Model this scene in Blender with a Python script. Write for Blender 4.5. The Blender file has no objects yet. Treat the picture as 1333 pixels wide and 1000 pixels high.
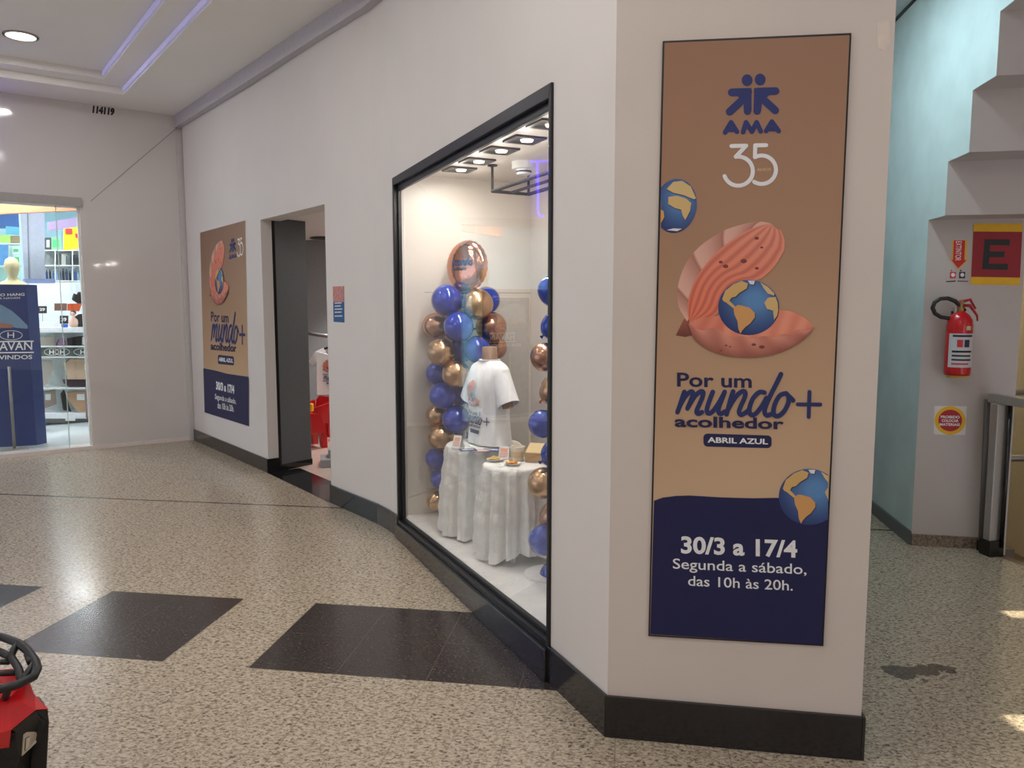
import bpy, bmesh, math, random
from mathutils import Vector, Matrix
random.seed(7)
S = bpy.context.scene
COL = S.collection

# ------------------------------------------------------------------ camera
F, HY, H, CX, CY = 1001.0, 397.0, 1.55, 666.5, 500.0
TH = math.atan((CY - HY) / F)
cam_d = bpy.data.cameras.new('camera'); cam = bpy.data.objects.new('camera', cam_d); COL.objects.link(cam)
cam.location = (0, 0, H); cam.rotation_euler = (math.pi / 2 - TH, 0, 0)
cam_d.sensor_width = 36.0; cam_d.sensor_fit = 'HORIZONTAL'; cam_d.lens = F / 1333 * 36
cam_d.clip_start = 0.02
S.camera = cam

# ------------------------------------------------------------------ world, sun, exposure
w = bpy.data.worlds.new('sky'); S.world = w; w.use_nodes = True
w.node_tree.nodes['Background'].inputs[0].default_value = (0.87, 0.86, 1.0, 1)
w.node_tree.nodes['Background'].inputs[1].default_value = 1.9
S.view_settings.view_transform = 'Standard'; S.view_settings.look = 'None'
S.view_settings.gamma = 1.0; S.view_settings.use_curve_mapping = False
S.view_settings.exposure = -0.27

def lamp(name, kind, loc, energy, color=(1, 1, 1), size=0.3, rot=(0, 0, 0), size_y=None, parent=None, spread=None, spot=None):
    d = bpy.data.lights.new(name, kind); d.energy = energy; d.color = color
    if kind == 'AREA':
        d.size = size
        if size_y: d.shape = 'RECTANGLE'; d.size_y = size_y
        else: d.shape = 'DISK'
        if spread: d.spread = spread
    elif kind == 'SPOT':
        d.spot_size = spot or 1.2; d.spot_blend = 0.6; d.shadow_soft_size = size
    elif kind == 'POINT': d.shadow_soft_size = size
    o = bpy.data.objects.new(name, d); COL.objects.link(o); o.location = loc; o.rotation_euler = rot
    if parent: o.parent = parent
    return o
sun_d = bpy.data.lights.new('sun', 'SUN'); sun_d.energy = 14; sun_d.angle = 0.006; sun_d.color = (1, 0.9, 0.7)
sun = bpy.data.objects.new('sun', sun_d); COL.objects.link(sun)
SUN = Vector((-math.cos(math.radians(35)), 0, -math.sin(math.radians(35))))
sun.rotation_euler = SUN.to_track_quat('-Z', 'Y').to_euler(); sun.location = (8, 3, 6)

# ------------------------------------------------------------------ photo geometry helpers
def ray(px, py):
    x = (px - CX) / F; u = (CY - py) / F
    return Vector((x, math.cos(TH) + u * math.sin(TH), -math.sin(TH) + u * math.cos(TH)))
def fl(px, py, z=0.0):
    d = ray(px, py); t = (z - H) / d.z
    return Vector((d.x * t, d.y * t, z))
def atY(px, py, Y):
    d = ray(px, py); t = Y / d.y
    return Vector((d.x * t, Y, H + d.z * t))
def V2(a): return Vector((math.cos(math.radians(a)), math.sin(math.radians(a)), 0))
class PL:
    """a vertical plane with its own 2-D frame: u along, v up, d out of the plane"""
    def __init__(s, O, ux, flip=False):
        s.O = Vector((O[0], O[1], 0)); s.u = Vector((ux[0], ux[1], 0)).normalized()
        s.n = Vector((s.u.y, -s.u.x, 0)) * (-1 if flip else 1)
    def uv(s, px, py):
        d = ray(px, py); o = Vector((0, 0, H)); t = (s.O - o).dot(s.n) / d.dot(s.n); p = o + d * t
        return ((p - s.O).dot(s.u), p.z)
    def P(s, u, v, d=0.0): return s.O + s.u * u + Vector((0, 0, v)) + s.n * d

# ------------------------------------------------------------------ materials
def lin(c): return tuple(((x / 255) / 12.92 if x / 255 <= 0.04045 else ((x / 255 + 0.055) / 1.055) ** 2.4) for x in c)
MATS = {}
def M(name, rgb, rough=0.5, metal=0.0, noise=None, emit=None, coat=0.0, alpha=None, spec=None, bump=None):
    if name in MATS: return MATS[name]
    m = bpy.data.materials.new(name); m.use_nodes = True; nt = m.node_tree; b = nt.nodes['Principled BSDF']
    c = lin(rgb) + (1,)
    b.inputs['Base Color'].default_value = c; b.inputs['Roughness'].default_value = rough; b.inputs['Metallic'].default_value = metal
    if coat: b.inputs['Coat Weight'].default_value = coat; b.inputs['Coat Roughness'].default_value = 0.03
    if spec is not None: b.inputs['Specular IOR Level'].default_value = spec
    noise = noise or (30, 0.05)
    tc = nt.nodes.new('ShaderNodeTexCoord'); n = nt.nodes.new('ShaderNodeTexNoise'); n.inputs['Scale'].default_value = noise[0]; n.inputs['Detail'].default_value = 4
    nt.links.new(tc.outputs['Object'], n.inputs['Vector'])
    hs = nt.nodes.new('ShaderNodeHueSaturation'); hs.inputs['Color'].default_value = c
    mr = nt.nodes.new('ShaderNodeMapRange'); mr.inputs['From Min'].default_value = 0.25; mr.inputs['From Max'].default_value = 0.75
    mr.inputs['To Min'].default_value = 1 - noise[1]; mr.inputs['To Max'].default_value = 1 + noise[1]
    nt.links.new(n.outputs['Fac'], mr.inputs['Value']); nt.links.new(mr.outputs['Result'], hs.inputs['Value']); nt.links.new(hs.outputs['Color'], b.inputs['Base Color'])
    if bump:
        bn = nt.nodes.new('ShaderNodeBump'); bn.inputs['Strength'].default_value = bump[1]; bn.inputs['Distance'].default_value = 0.01
        n2 = nt.nodes.new('ShaderNodeTexNoise'); n2.inputs['Scale'].default_value = bump[0]; n2.inputs['Detail'].default_value = 5
        nt.links.new(tc.outputs['Object'], n2.inputs['Vector']); nt.links.new(n2.outputs['Fac'], bn.inputs['Height']); nt.links.new(bn.outputs['Normal'], b.inputs['Normal'])
    if emit: b.inputs['Emission Color'].default_value = c; b.inputs['Emission Strength'].default_value = emit
    MATS[name] = m; return m
def vcol_mat(name, rough=0.55):
    if name in MATS: return MATS[name]
    m = bpy.data.materials.new(name); m.use_nodes = True; nt = m.node_tree
    a = nt.nodes.new('ShaderNodeVertexColor'); a.layer_name = 'ink'
    b = nt.nodes['Principled BSDF']; nt.links.new(a.outputs['Color'], b.inputs['Base Color']); b.inputs['Roughness'].default_value = rough
    b.inputs['Specular IOR Level'].default_value = 0.25
    MATS[name] = m; return m
def glass_mat(name, tint=(1, 1, 1), ior=1.5, boost=1.0):
    m = bpy.data.materials.new(name); m.use_nodes = True; nt = m.node_tree; nt.nodes.clear()
    out = nt.nodes.new('ShaderNodeOutputMaterial'); mix = nt.nodes.new('ShaderNodeMixShader')
    tr = nt.nodes.new('ShaderNodeBsdfTransparent'); tr.inputs[0].default_value = tint + (1,)
    gl = nt.nodes.new('ShaderNodeBsdfGlossy'); gl.inputs['Roughness'].default_value = 0.0
    lw = nt.nodes.new('ShaderNodeLayerWeight'); lw.inputs['Blend'].default_value = 0.5
    pw = nt.nodes.new('ShaderNodeMath'); pw.operation = 'POWER'; pw.inputs[1].default_value = 5.0
    mu = nt.nodes.new('ShaderNodeMath'); mu.operation = 'MULTIPLY_ADD'; mu.inputs[1].default_value = 0.9; mu.inputs[2].default_value = 0.06 * boost; mu.use_clamp = True
    nt.links.new(lw.outputs['Facing'], pw.inputs[0]); nt.links.new(pw.outputs[0], mu.inputs[0])
    nt.links.new(mu.outputs[0], mix.inputs[0]); nt.links.new(tr.outputs[0], mix.inputs[1]); nt.links.new(gl.outputs[0], mix.inputs[2])
    nt.links.new(mix.outputs[0], out.inputs[0]); return m

GA = -8.5          # direction of the floor grid
def floor_mat(name, base, dark, fleck, tiles=True, rough=0.16):
    m = bpy.data.materials.new(name); m.use_nodes = True; nt = m.node_tree; L = nt.links; b = nt.nodes['Principled BSDF']
    N = lambda t: nt.nodes.new('ShaderNode' + t)
    def math_(op, a, bb=None):
        n = N('Math'); n.operation = op
        for i, v in enumerate((a, bb)):
            if v is None: continue
            if isinstance(v, (int, float)): n.inputs[i].default_value = v
            else: L.new(v, n.inputs[i])
        return n.outputs[0]
    tc = N('TexCoord'); mp = N('Mapping'); mp.vector_type = 'TEXTURE'; mp.inputs['Rotation'].default_value = (0, 0, math.radians(GA))
    L.new(tc.outputs['Object'], mp.inputs['Vector'])
    def granite(c0, c1, c2, sc):
        n1 = N('TexNoise'); n1.inputs['Scale'].default_value = sc; n1.inputs['Detail'].default_value = 6; n1.inputs['Roughness'].default_value = 0.62; n1.inputs['Distortion'].default_value = 0.8
        mp2 = N('Mapping'); mp2.inputs['Rotation'].default_value = (0, 0, 0.6); mp2.inputs['Scale'].default_value = (1.0, 1.6, 1)
        L.new(tc.outputs['Object'], mp2.inputs['Vector']); L.new(mp2.outputs[0], n1.inputs['Vector'])
        r = N('ValToRGB'); e = r.color_ramp.elements
        e[0].position = 0.36; e[0].color = lin(c2) + (1,); e[1].position = 0.62; e[1].color = lin(c0) + (1,)
        k = r.color_ramp.elements.new(0.46); k.color = lin(c1) + (1,)
        k = r.color_ramp.elements.new(0.53); k.color = lin(tuple(x * 0.93 for x in c0)) + (1,)
        L.new(n1.outputs['Fac'], r.inputs['Fac']); return r.outputs['Color']
    col = granite(base, dark, fleck, 58)
    sp = N('SeparateXYZ'); L.new(mp.outputs[0], sp.inputs[0]); u, v = sp.outputs['X'], sp.outputs['Y']
    def band(x, a, c): return math_('MULTIPLY', math_('GREATER_THAN', x, a), math_('LESS_THAN', x, c))
    if tiles:
        row = band(v, 2.957, 3.684)
        cols = math_('ADD', math_('ADD', band(u, -2.75, -1.986), band(u, -1.586, -0.1)), band(u, -4.0, -3.17))
        blk = math_('MULTIPLY', row, cols)
        dk = granite((56, 49, 46), (48, 42, 40), (96, 88, 80), 90)
        mx = N('Mix'); mx.data_type = 'RGBA'; L.new(blk, mx.inputs[0]); L.new(col, mx.inputs[6]); L.new(dk, mx.inputs[7]); col = mx.outputs[2]
        fu = math_('FRACT', math_('DIVIDE', math_('ADD', u, 1.59 + 39.2), 0.392)); fv = math_('FRACT', math_('DIVIDE', math_('ADD', v, -3.684 + 36.5), 0.365))
        ju = math_('LESS_THAN', fu, 0.009); jv = math_('MULTIPLY', math_('LESS_THAN', fv, 0.008), 0.6)
        j = math_('MAXIMUM', ju, jv)
        jc = N('Mix'); jc.data_type = 'RGBA'; L.new(blk, jc.inputs[0]); jc.inputs[6].default_value = lin((98, 88, 74)) + (1,); jc.inputs[7].default_value = lin((105, 98, 90)) + (1,)
        mx = N('Mix'); mx.data_type = 'RGBA'; L.new(math_('MULTIPLY', j, 0.5), mx.inputs[0]); L.new(col, mx.inputs[6]); L.new(jc.outputs[2], mx.inputs[7]); col = mx.outputs[2]
        ex = band(v, 5.502, 5.526)
        mx = N('Mix'); mx.data_type = 'RGBA'; L.new(ex, mx.inputs[0]); L.new(col, mx.inputs[6]); mx.inputs[7].default_value = lin((58, 52, 45)) + (1,); col = mx.outputs[2]
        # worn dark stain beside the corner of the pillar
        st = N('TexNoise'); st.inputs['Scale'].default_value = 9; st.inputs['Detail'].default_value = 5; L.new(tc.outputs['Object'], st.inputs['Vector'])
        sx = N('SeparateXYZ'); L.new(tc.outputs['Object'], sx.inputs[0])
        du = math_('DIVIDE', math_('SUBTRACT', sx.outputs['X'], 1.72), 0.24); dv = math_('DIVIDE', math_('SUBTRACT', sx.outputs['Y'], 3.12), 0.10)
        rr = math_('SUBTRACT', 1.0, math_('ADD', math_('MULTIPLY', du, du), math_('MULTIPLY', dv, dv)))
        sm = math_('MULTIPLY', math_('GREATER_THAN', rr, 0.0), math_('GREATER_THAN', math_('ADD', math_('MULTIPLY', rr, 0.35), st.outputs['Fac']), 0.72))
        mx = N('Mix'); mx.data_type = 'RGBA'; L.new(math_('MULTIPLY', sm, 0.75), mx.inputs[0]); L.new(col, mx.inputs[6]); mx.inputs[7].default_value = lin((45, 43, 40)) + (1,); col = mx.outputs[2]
    L.new(col, b.inputs['Base Color'])
    b.inputs['Roughness'].default_value = rough; b.inputs['Specular IOR Level'].default_value = 0.5
    n3 = N('TexNoise'); n3.inputs['Scale'].default_value = 5; L.new(tc.outputs['Object'], n3.inputs['Vector'])
    mr = N('MapRange'); mr.inputs['To Min'].default_value = rough * 0.75; mr.inputs['To Max'].default_value = rough * 1.35; L.new(n3.outputs['Fac'], mr.inputs['Value']); L.new(mr.outputs['Result'], b.inputs['Roughness'])
    return m

m_floor = floor_mat('granite floor', (198, 184, 162), (158, 143, 124), (88, 79, 70), rough=0.2)
m_wall = M('white wall paint', (222, 217, 212), 0.6, noise=(3, 0.02), bump=(60, 0.05))
m_wall_shaded = M('shaded white wall paint', (214, 203, 193), 0.6, noise=(3, 0.025), bump=(60, 0.05))  # same white wall, with the pillar's weaker, browner light put into the colour
m_lacq = M('glossy white panel', (214, 209, 205), 0.08, noise=(2, 0.015), coat=0.6)
m_ceil = M('ceiling paint', (240, 237, 233), 0.7, noise=(2, 0.015))
m_band = M('grey band paint', (188, 184, 190), 0.6)
m_black = M('black granite skirting', (30, 29, 30), 0.16, noise=(120, 0.25), coat=0.3)
m_frame = M('black metal', (22, 22, 24), 0.35)
m_cream = M('cream panel', (222, 214, 204), 0.4, noise=(4, 0.02))
m_marble = M('white marble', (226, 226, 224), 0.25, noise=(7, 0.10))
m_char = M('charcoal panel', (104, 108, 110), 0.6)
m_roomg = M('grey room wall', (150, 152, 155), 0.7)
m_cyan = M('corridor wall paint', (190, 208, 208), 0.65, noise=(4, 0.09), bump=(20, 0.15))
m_stair = M('stair plaster', (196, 188, 183), 0.65, noise=(4, 0.03))
m_steel = M('brushed steel', (176, 174, 170), 0.42, 0.7, noise=(80, 0.06))
m_darksteel = M('dark steel', (70, 70, 70), 0.3, 1.0)
m_navy = M('navy ink', (37, 38, 78), 0.5, spec=0.3)
m_ink = M('dark navy ink', (40, 42, 80), 0.5, spec=0.3)
m_scriptink = M('script blue ink', (46, 56, 104), 0.5, spec=0.3)
m_logoink = M('logo blue ink', (50, 58, 112), 0.5, spec=0.3)
m_white_ink = M('white ink', (236, 236, 236), 0.5, spec=0.3)
m_gold_ink = M('pale gold ink', (214, 180, 140), 0.5)
m_white = M('white plastic', (235, 235, 233), 0.4)
m_black_ink = M('black ink', (20, 20, 22), 0.5)
m_red = M('red plastic', (200, 16, 24), 0.22, coat=0.4)
m_blackp = M('black plastic', (26, 26, 27), 0.42, noise=(60, 0.1))
m_cloth = M('white crinkled cloth', (232, 232, 228), 0.8, bump=(28, 0.9))
m_shirt = M('white cotton', (240, 241, 243), 0.85, bump=(9, 0.35))
m_skin = M('beige mannequin', (160, 132, 110), 0.5)
m_blue_b = M('blue balloon', (22, 60, 172), 0.06, 0.3, coat=0.8)
m_gold_b = M('chrome gold balloon', (202, 166, 130), 0.27, 1.0)
m_rose_b = M('rose gold balloon', (190, 148, 124), 0.26, 1.0)
m_foil = M('rose foil', (226, 160, 132), 0.12, 1.0, bump=(14, 0.5))

# ------------------------------------------------------------------ mesh helpers
class MB:
    def __init__(s): s.v = []; s.f = []; s.c = None
    def quad(s, a, b, c, d): s.poly([a, b, c, d])
    def poly(s, pts):
        i = len(s.v); s.v += [Vector(p) for p in pts]; s.f.append(tuple(range(i, i + len(pts))))
    def prism(s, pts, off):
        """closed solid: a polygon swept by the vector off"""
        off = Vector(off); n = len(pts); i = len(s.v); P = [Vector(p) for p in pts]
        s.v += P + [p + off for p in P]; s.f.append(tuple(reversed(range(i, i + n)))); s.f.append(tuple(range(i + n, i + 2 * n)))
        for k in range(n):
            j = (k + 1) % n; s.f.append((i + k, i + j, i + n + j, i + n + k))
    def zprism(s, xy, z0, z1):
        z1s = z1 if isinstance(z1, (list, tuple)) else [z1] * len(xy); z0s = z0 if isinstance(z0, (list, tuple)) else [z0] * len(xy)
        n = len(xy); i = len(s.v)
        s.v += [Vector((p[0], p[1], z)) for p, z in zip(xy, z0s)] + [Vector((p[0], p[1], z)) for p, z in zip(xy, z1s)]
        s.f.append(tuple(reversed(range(i, i + n)))); s.f.append(tuple(range(i + n, i + 2 * n)))
        for k in range(n):
            j = (k + 1) % n; s.f.append((i + k, i + j, i + n + j, i + n + k))
    def box(s, c, sz, ux=(1, 0, 0), rz=None):
        u = Vector(ux).normalized() if rz is None else Vector((math.cos(rz), math.sin(rz), 0)); n = Vector((-u.y, u.x, 0)); c = Vector(c)
        a, b, h = sz[0] / 2, sz[1] / 2, sz[2]
        s.zprism([c - u * a - n * b, c + u * a - n * b, c + u * a + n * b, c - u * a + n * b], c.z, c.z + h)
    def tube(s, pts, r, seg=10, closed=False, cap=True):
        P = [Vector(p) for p in pts]; n = len(P); rs = r if isinstance(r, (list, tuple)) else [r] * n; rings = []
        up = None
        for k in range(n):
            if closed: t = P[(k + 1) % n] - P[k - 1]
            else: t = P[min(k + 1, n - 1)] - P[max(k - 1, 0)]
            t.normalize()
            if up is None: up = Vector((0, 0, 1)) if abs(t.z) < 0.9 else Vector((1, 0, 0))
            a = t.cross(up); 
            if a.length < 1e-4: a = t.cross(Vector((0.3, 0.8, 0.5)))
            a.normalize(); b = a.cross(t); up = b
            i = len(s.v)
            for q in range(seg):
                an = 2 * math.pi * q / seg; s.v.append(P[k] + a * (math.cos(an) * rs[k]) + b * (math.sin(an) * rs[k]))
            rings.append(i)
        m = n if closed else n - 1
        for k in range(m):
            i, j = rings[k], rings[(k + 1) % n]
            for q in range(seg): s.f.append((i + q, i + (q + 1) % seg, j + (q + 1) % seg, j + q))
        if not closed and cap: s.f.append(tuple(reversed(range(rings[0], rings[0] + seg)))); s.f.append(tuple(range(rings[-1], rings[-1] + seg)))
    def lathe(s, c, prof, seg=32, axis=None, sx=1.0, sy=1.0, ux=Vector((1, 0, 0)), uy=Vector((0, 1, 0)), uz=Vector((0, 0, 1))):
        """prof: list of (radius, height)"""
        c = Vector(c); rings = []
        for r, h in prof:
            i = len(s.v); rings.append(i)
            for q in range(seg):
                an = 2 * math.pi * q / seg; s.v.append(c + ux * (r * sx * math.cos(an)) + uy * (r * sy * math.sin(an)) + uz * h)
        for i, j in zip(rings, rings[1:]):
            for q in range(seg): s.f.append((i + q, i + (q + 1) % seg, j + (q + 1) % seg, j + q))
        s.f.append(tuple(reversed(range(rings[0], rings[0] + seg)))); s.f.append(tuple(range(rings[-1], rings[-1] + seg)))
    def sphere(s, c, r, seg=24, rings=14, sc=(1, 1, 1)):
        prof = [(r * math.sin(math.pi * k / rings) + 1e-5, -r * math.cos(math.pi * k / rings) * sc[2]) for k in range(rings + 1)]
        s.lathe(c, prof, seg, sx=sc[0], sy=sc[1])
    def loft(s, rings, cap=True):
        n = len(rings[0]); idx = []
        for R in rings: idx.append(len(s.v)); s.v += [Vector(p) for p in R]
        for i, j in zip(idx, idx[1:]):
            for q in range(n): s.f.append((i + q, i + (q + 1) % n, j + (q + 1) % n, j + q))
        if cap: s.f.append(tuple(reversed(range(idx[0], idx[0] + n)))); s.f.append(tuple(range(idx[-1], idx[-1] + n)))
    def grid(s, rows):
        i = len(s.v); n = len(rows[0])
        for r in rows: s.v += [Vector(p) for p in r]
        for a in range(len(rows) - 1):
            for b in range(n - 1): s.f.append((i + a * n + b, i + a * n + b + 1, i + (a + 1) * n + b + 1, i + (a + 1) * n + b))
    def build(s, name, mat, parent=None, smooth=False, loc=None, bevel=0, cols=None, tri=False, solid=0, weld=False):
        me = bpy.data.meshes.new(name); off = Vector(loc) if loc is not None else Vector((0, 0, 0))
        me.from_pydata([v - off for v in s.v], [], s.f)
        bm = bmesh.new(); bm.from_mesh(me)
        if weld: bmesh.ops.remove_doubles(bm, verts=bm.verts[:], dist=1e-4)
        if tri: bmesh.ops.triangulate(bm, faces=bm.faces[:])
        if not cols: bmesh.ops.recalc_face_normals(bm, faces=bm.faces[:])
        bm.to_mesh(me); bm.free()
        if cols:
            a = me.color_attributes.new('ink', 'FLOAT_COLOR', 'POINT')
            for i, c in enumerate(cols): a.data[i].color = lin(c) + (1,)
        if smooth:
            for p in me.polygons: p.use_smooth = True
        me.materials.append(mat); o = bpy.data.objects.new(name, me); COL.objects.link(o)
        o.location = off
        if parent is not None:
            o.parent = parent; o.matrix_parent_inverse = Matrix.Identity(4)
            o.location = off - wloc(parent)
        if bevel:
            b = o.modifiers.new('bevel', 'BEVEL'); b.width = bevel; b.segments = 2; b.limit_method = 'ANGLE'
        if solid:
            b = o.modifiers.new('solid', 'SOLIDIFY'); b.thickness = solid; b.offset = 0
        return o
WL = {}
def wloc(o):
    p = Vector(o.location)
    while o.parent: o = o.parent; p += Vector(o.location)
    return p
def tag(o, label, cat, group=None):
    o['label'] = label; o['category'] = cat
    if group: o['group'] = group
    return o
def thing(name, label, cat, loc, group=None):
    o = bpy.data.objects.new(name, None); COL.objects.link(o); o.location = loc; o.empty_display_size = 0.1
    return tag(o, label, cat, group)
def struct(o): o['kind'] = 'structure'; return o

_tc = {}
def text_geo(body, bold=0.0):
    k = (body, bold)
    if k in _tc: return _tc[k]
    cu = bpy.data.curves.new('lettering', 'FONT'); cu.body = body; cu.size = 1.0; cu.offset = bold; cu.resolution_u = 4
    o = bpy.data.objects.new('lettering', cu); COL.objects.link(o)
    dg = bpy.context.evaluated_depsgraph_get(); dg.update(); me = bpy.data.meshes.new_from_object(o.evaluated_get(dg))
    vs = [(v.co.x, v.co.y) for v in me.vertices]; fs = [tuple(p.vertices) for p in me.polygons]
    bpy.data.objects.remove(o); bpy.data.curves.remove(cu); bpy.data.meshes.remove(me)
    x0 = min(v[0] for v in vs); x1 = max(v[0] for v in vs); y0 = min(v[1] for v in vs); y1 = max(v[1] for v in vs)
    vs = [((x - x0) / (x1 - x0), (y - y0) / (y1 - y0)) for x, y in vs]
    _tc[k] = (vs, fs); return _tc[k]
def lettering(name, body, mp, bl, br, tl, d, mat, parent, bold=0.0):
    """mp(x, y, d) -> 3-D; the words' bounding box is laid on the corners bl, br, tl"""
    vs, fs = text_geo(body, bold); b = MB()
    for a, c in vs:
        b.v.append(mp(bl[0] + (br[0] - bl[0]) * a + (tl[0] - bl[0]) * c, bl[1] + (br[1] - bl[1]) * a + (tl[1] - bl[1]) * c, d))
    b.f = list(fs); return b.build(name, mat, parent)
def smooth_path(pts, n=6):
    P = [Vector((p[0], p[1], 0)) for p in pts]; out = []
    for i in range(len(P) - 1):
        p0 = P[max(i - 1, 0)]; p1 = P[i]; p2 = P[i + 1]; p3 = P[min(i + 2, len(P) - 1)]
        for k in range(n):
            t = k / n
            q = 0.5 * ((2 * p1) + (p2 - p0) * t + (2 * p0 - 5 * p1 + 4 * p2 - p3) * t * t + (3 * p1 - p0 - 3 * p2 + p3) * t ** 3); out.append((q.x, q.y))
    out.append((P[-1].x, P[-1].y)); return out
def stroke(b, pts, wd, mp, d):
    """a flat round-ended pen stroke"""
    h = wd / 2; e = 1e-5
    for (x0, y0), (x1, y1) in zip(pts, pts[1:]):
        L = math.hypot(x1 - x0, y1 - y0)
        if L < 1e-6: continue
        nx, ny = -(y1 - y0) / L * h, (x1 - x0) / L * h
        d += e; b.poly([mp(x0 + nx, y0 + ny, d), mp(x1 + nx, y1 + ny, d), mp(x1 - nx, y1 - ny, d), mp(x0 - nx, y0 - ny, d)])
    for k, (x, y) in enumerate(pts):
        d += e; b.poly([mp(x + h * math.cos(a * math.pi / 6), y + h * math.sin(a * math.pi / 6), d) for a in range(12)])
def arc(cx, cy, r, a0, a1, n=24): return [(cx + r * math.cos(math.radians(a0 + (a1 - a0) * k / n)), cy - r * math.sin(math.radians(a0 + (a1 - a0) * k / n))) for k in range(n + 1)]
def clip_x(pts, x, keep_greater):
    out = []; n = len(pts); ins = lambda p: (p[0] >= x) == keep_greater or p[0] == x
    for i in range(n):
        a, b = pts[i], pts[(i + 1) % n]
        if ins(a): out.append(a)
        if ins(a) != ins(b):
            t = (x - a[0]) / (b[0] - a[0]); out.append((x, a[1] + (b[1] - a[1]) * t))
    return out

# ------------------------------------------------------------------ plan of the place
dA = V2(-8.0); d1 = V2(128.6); d2 = V2(114.7); n2 = Vector((d2.y, -d2.x, 0))
K = Vector((0.333, 2.624, 0)); R = Vector((1.19, 2.480, 0)); W = K + d2 * 2.69
BEND = [Vector((-0.845, 5.165, 0)), Vector((-0.955, 5.335, 0))]
DR = Vector((-1.434, 5.927, 0)); DL = Vector((-2.272, 7.010, 0)); FC = Vector((-3.66, 8.734, 0))
def offs(line, o):
    """the same polyline moved sideways (mitred); positive = into the shop"""
    out = []; n = len(line)
    for i in range(n):
        a = (line[i] - line[max(i - 1, 0)]) if i else (line[1] - line[0]); b = (line[min(i + 1, n - 1)] - line[i]) if i < n - 1 else a
        if i == 0: a = b
        a = a.normalized(); b = b.normalized(); na = Vector((a.y, -a.x, 0)); nb = Vector((b.y, -b.x, 0)); m = (na + nb).normalized()
        out.append(line[i] + m * (o / max(0.3, m.dot(na))))
    return out
line = [R, K, W] + BEND + [DR, DL, FC]
face = offs(line, 0.016); inner = offs(line, 0.20); base_t = 0.155
ZW = 3.9
Kw = face[1]
plA = PL(Kw, face[0] - Kw); plA.n = Vector((plA.u.y, -plA.u.x, 0))
pl2 = PL(Kw, d2, flip=True); pl1 = PL(face[6], face[7] - face[6], flip=True)
uC = V2(-143.5); FCs = Vector((-3.665, 8.80, 0)); plC = PL(FCs, uC); mC = Vector((-uC.y, uC.x, 0)); mC = mC if mC.dot(Vector((-0.6, 0.8, 0))) > 0 else -mC
plC.n = -mC

# floor, with the stairwell beside the railing cut out
b = MB()
b.poly([(-11, -6, 0), (3.06, -6, 0), (3.06, 4.40, 0), (2.99, 4.70, 0), (3.14, 4.76, 0), (3.14, 12.5, 0), (-11, 12.5, 0)])
struct(b.build('floor', m_floor, tri=True))
# walls of the shop unit
b = MB(); f_, i_ = face, inner
back = V2(82) * 3.4
b.zprism([f_[0], f_[1], i_[1], i_[0]], 0, ZW)
b.zprism([f_[0], i_[0], i_[0] + back, f_[0] + back], 0, ZW)
struct(b.build('wall_right', m_wall_shaded))
W0 = pl2.uv(721, 107)[0]; W1 = pl2.uv(512.5, 232)[0]      # window from right to left along the wall
ZT0, ZT1 = pl2.uv(721, 107)[1], pl2.uv(512.5, 232)[1]
ZB0, ZB1 = pl2.uv(709.6, 838)[1], pl2.uv(516, 678)[1]
TT = 0.05
def q2(u, t): return pl2.P(u, 0, -t)
b = MB()
b.zprism([f_[1], q2(W0, 0), q2(W0, TT), i_[1]], 0, ZW)
b.zprism([q2(W0, 0), q2(W1, 0), q2(W1, TT), q2(W0, TT)], [ZT0, ZT1, ZT1, ZT0], ZW)
b.zprism([q2(W0, 0.03), q2(W1, 0.03), q2(W1, TT), q2(W0, TT)], 0, 0.12)
b.zprism([q2(W1, 0), f_[2], i_[2], q2(W1, TT)], 0, ZW)
for k in (2, 3): b.zprism([f_[k], f_[k + 1], i_[k + 1], i_[k]], 0, ZW)
struct(b.build('wall_middle', m_wall))
zd = 2.31
b = MB(); b.zprism([f_[4], f_[5], i_[5], i_[4]], 0, ZW)
b.zprism([f_[5], f_[6], i_[6], i_[5]], zd, ZW)
i3 = offs(line, 0.131)
b.zprism([f_[6], f_[7], i3[7], i3[6]], 0, ZW)
struct(b.build('wall_left', m_wall))
# skirting
b = MB()
def skirt(b, P, Q, p, q, z=base_t): b.zprism([P, Q, q, p], 0, z)
skirt(b, line[1], line[0], face[1], face[0]); b.zprism([line[0], line[0] + V2(-8) * 0.012, line[0] + V2(-8) * 0.012 + V2(82) * 3, line[0] + V2(82) * 3], 0, base_t)
j0 = line[1] + d2 * (W0 + 0.01); skirt(b, line[1], j0, face[1], q2(W0 + 0.01, 0))
struct(b.build('baseboard_right', m_black, bevel=0.003))
b = MB(); j1 = line[1] + d2 * (W1 - 0.0); skirt(b, j1, line[2], q2(W1, 0), face[2], 0.145)
for k in (2, 3, 4): skirt(b, line[k], line[k + 1], face[k], face[k + 1], 0.145)
b.zprism([line[5], face[5], inner[5]], 0, 0.145)
struct(b.build('baseboard_middle', m_black, bevel=0.003))
b = MB(); skirt(b, line[6], line[7], face[6], face[7], 0.13)
e1 = (inner[6] - face[6]).normalized(); b.zprism([line[6], face[6], i3[6], i3[6] - d1 * 0.012, line[6] - d1 * 0.012], 0, 0.13)
struct(b.build('baseboard_left', m_black, bevel=0.003))
# protruding band under the ceiling along the left wall
b = MB(); o_ = -0.05; bl_ = offs(line, o_)
b.zprism([bl_[4], bl_[7] + d1 * 0.1, f_[7] + d1 * 0.1, f_[4]], 3.50, 3.80); b.zprism([bl_[3], bl_[4], f_[4], f_[3]], 3.50, 3.80); b.zprism([bl_[2], bl_[3], f_[3], f_[2]], 3.50, 3.80); b.zprism([bl_[1], bl_[2], f_[2], f_[1]], 3.50, 3.80)
struct(b.build('trim_1', m_band))

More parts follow.
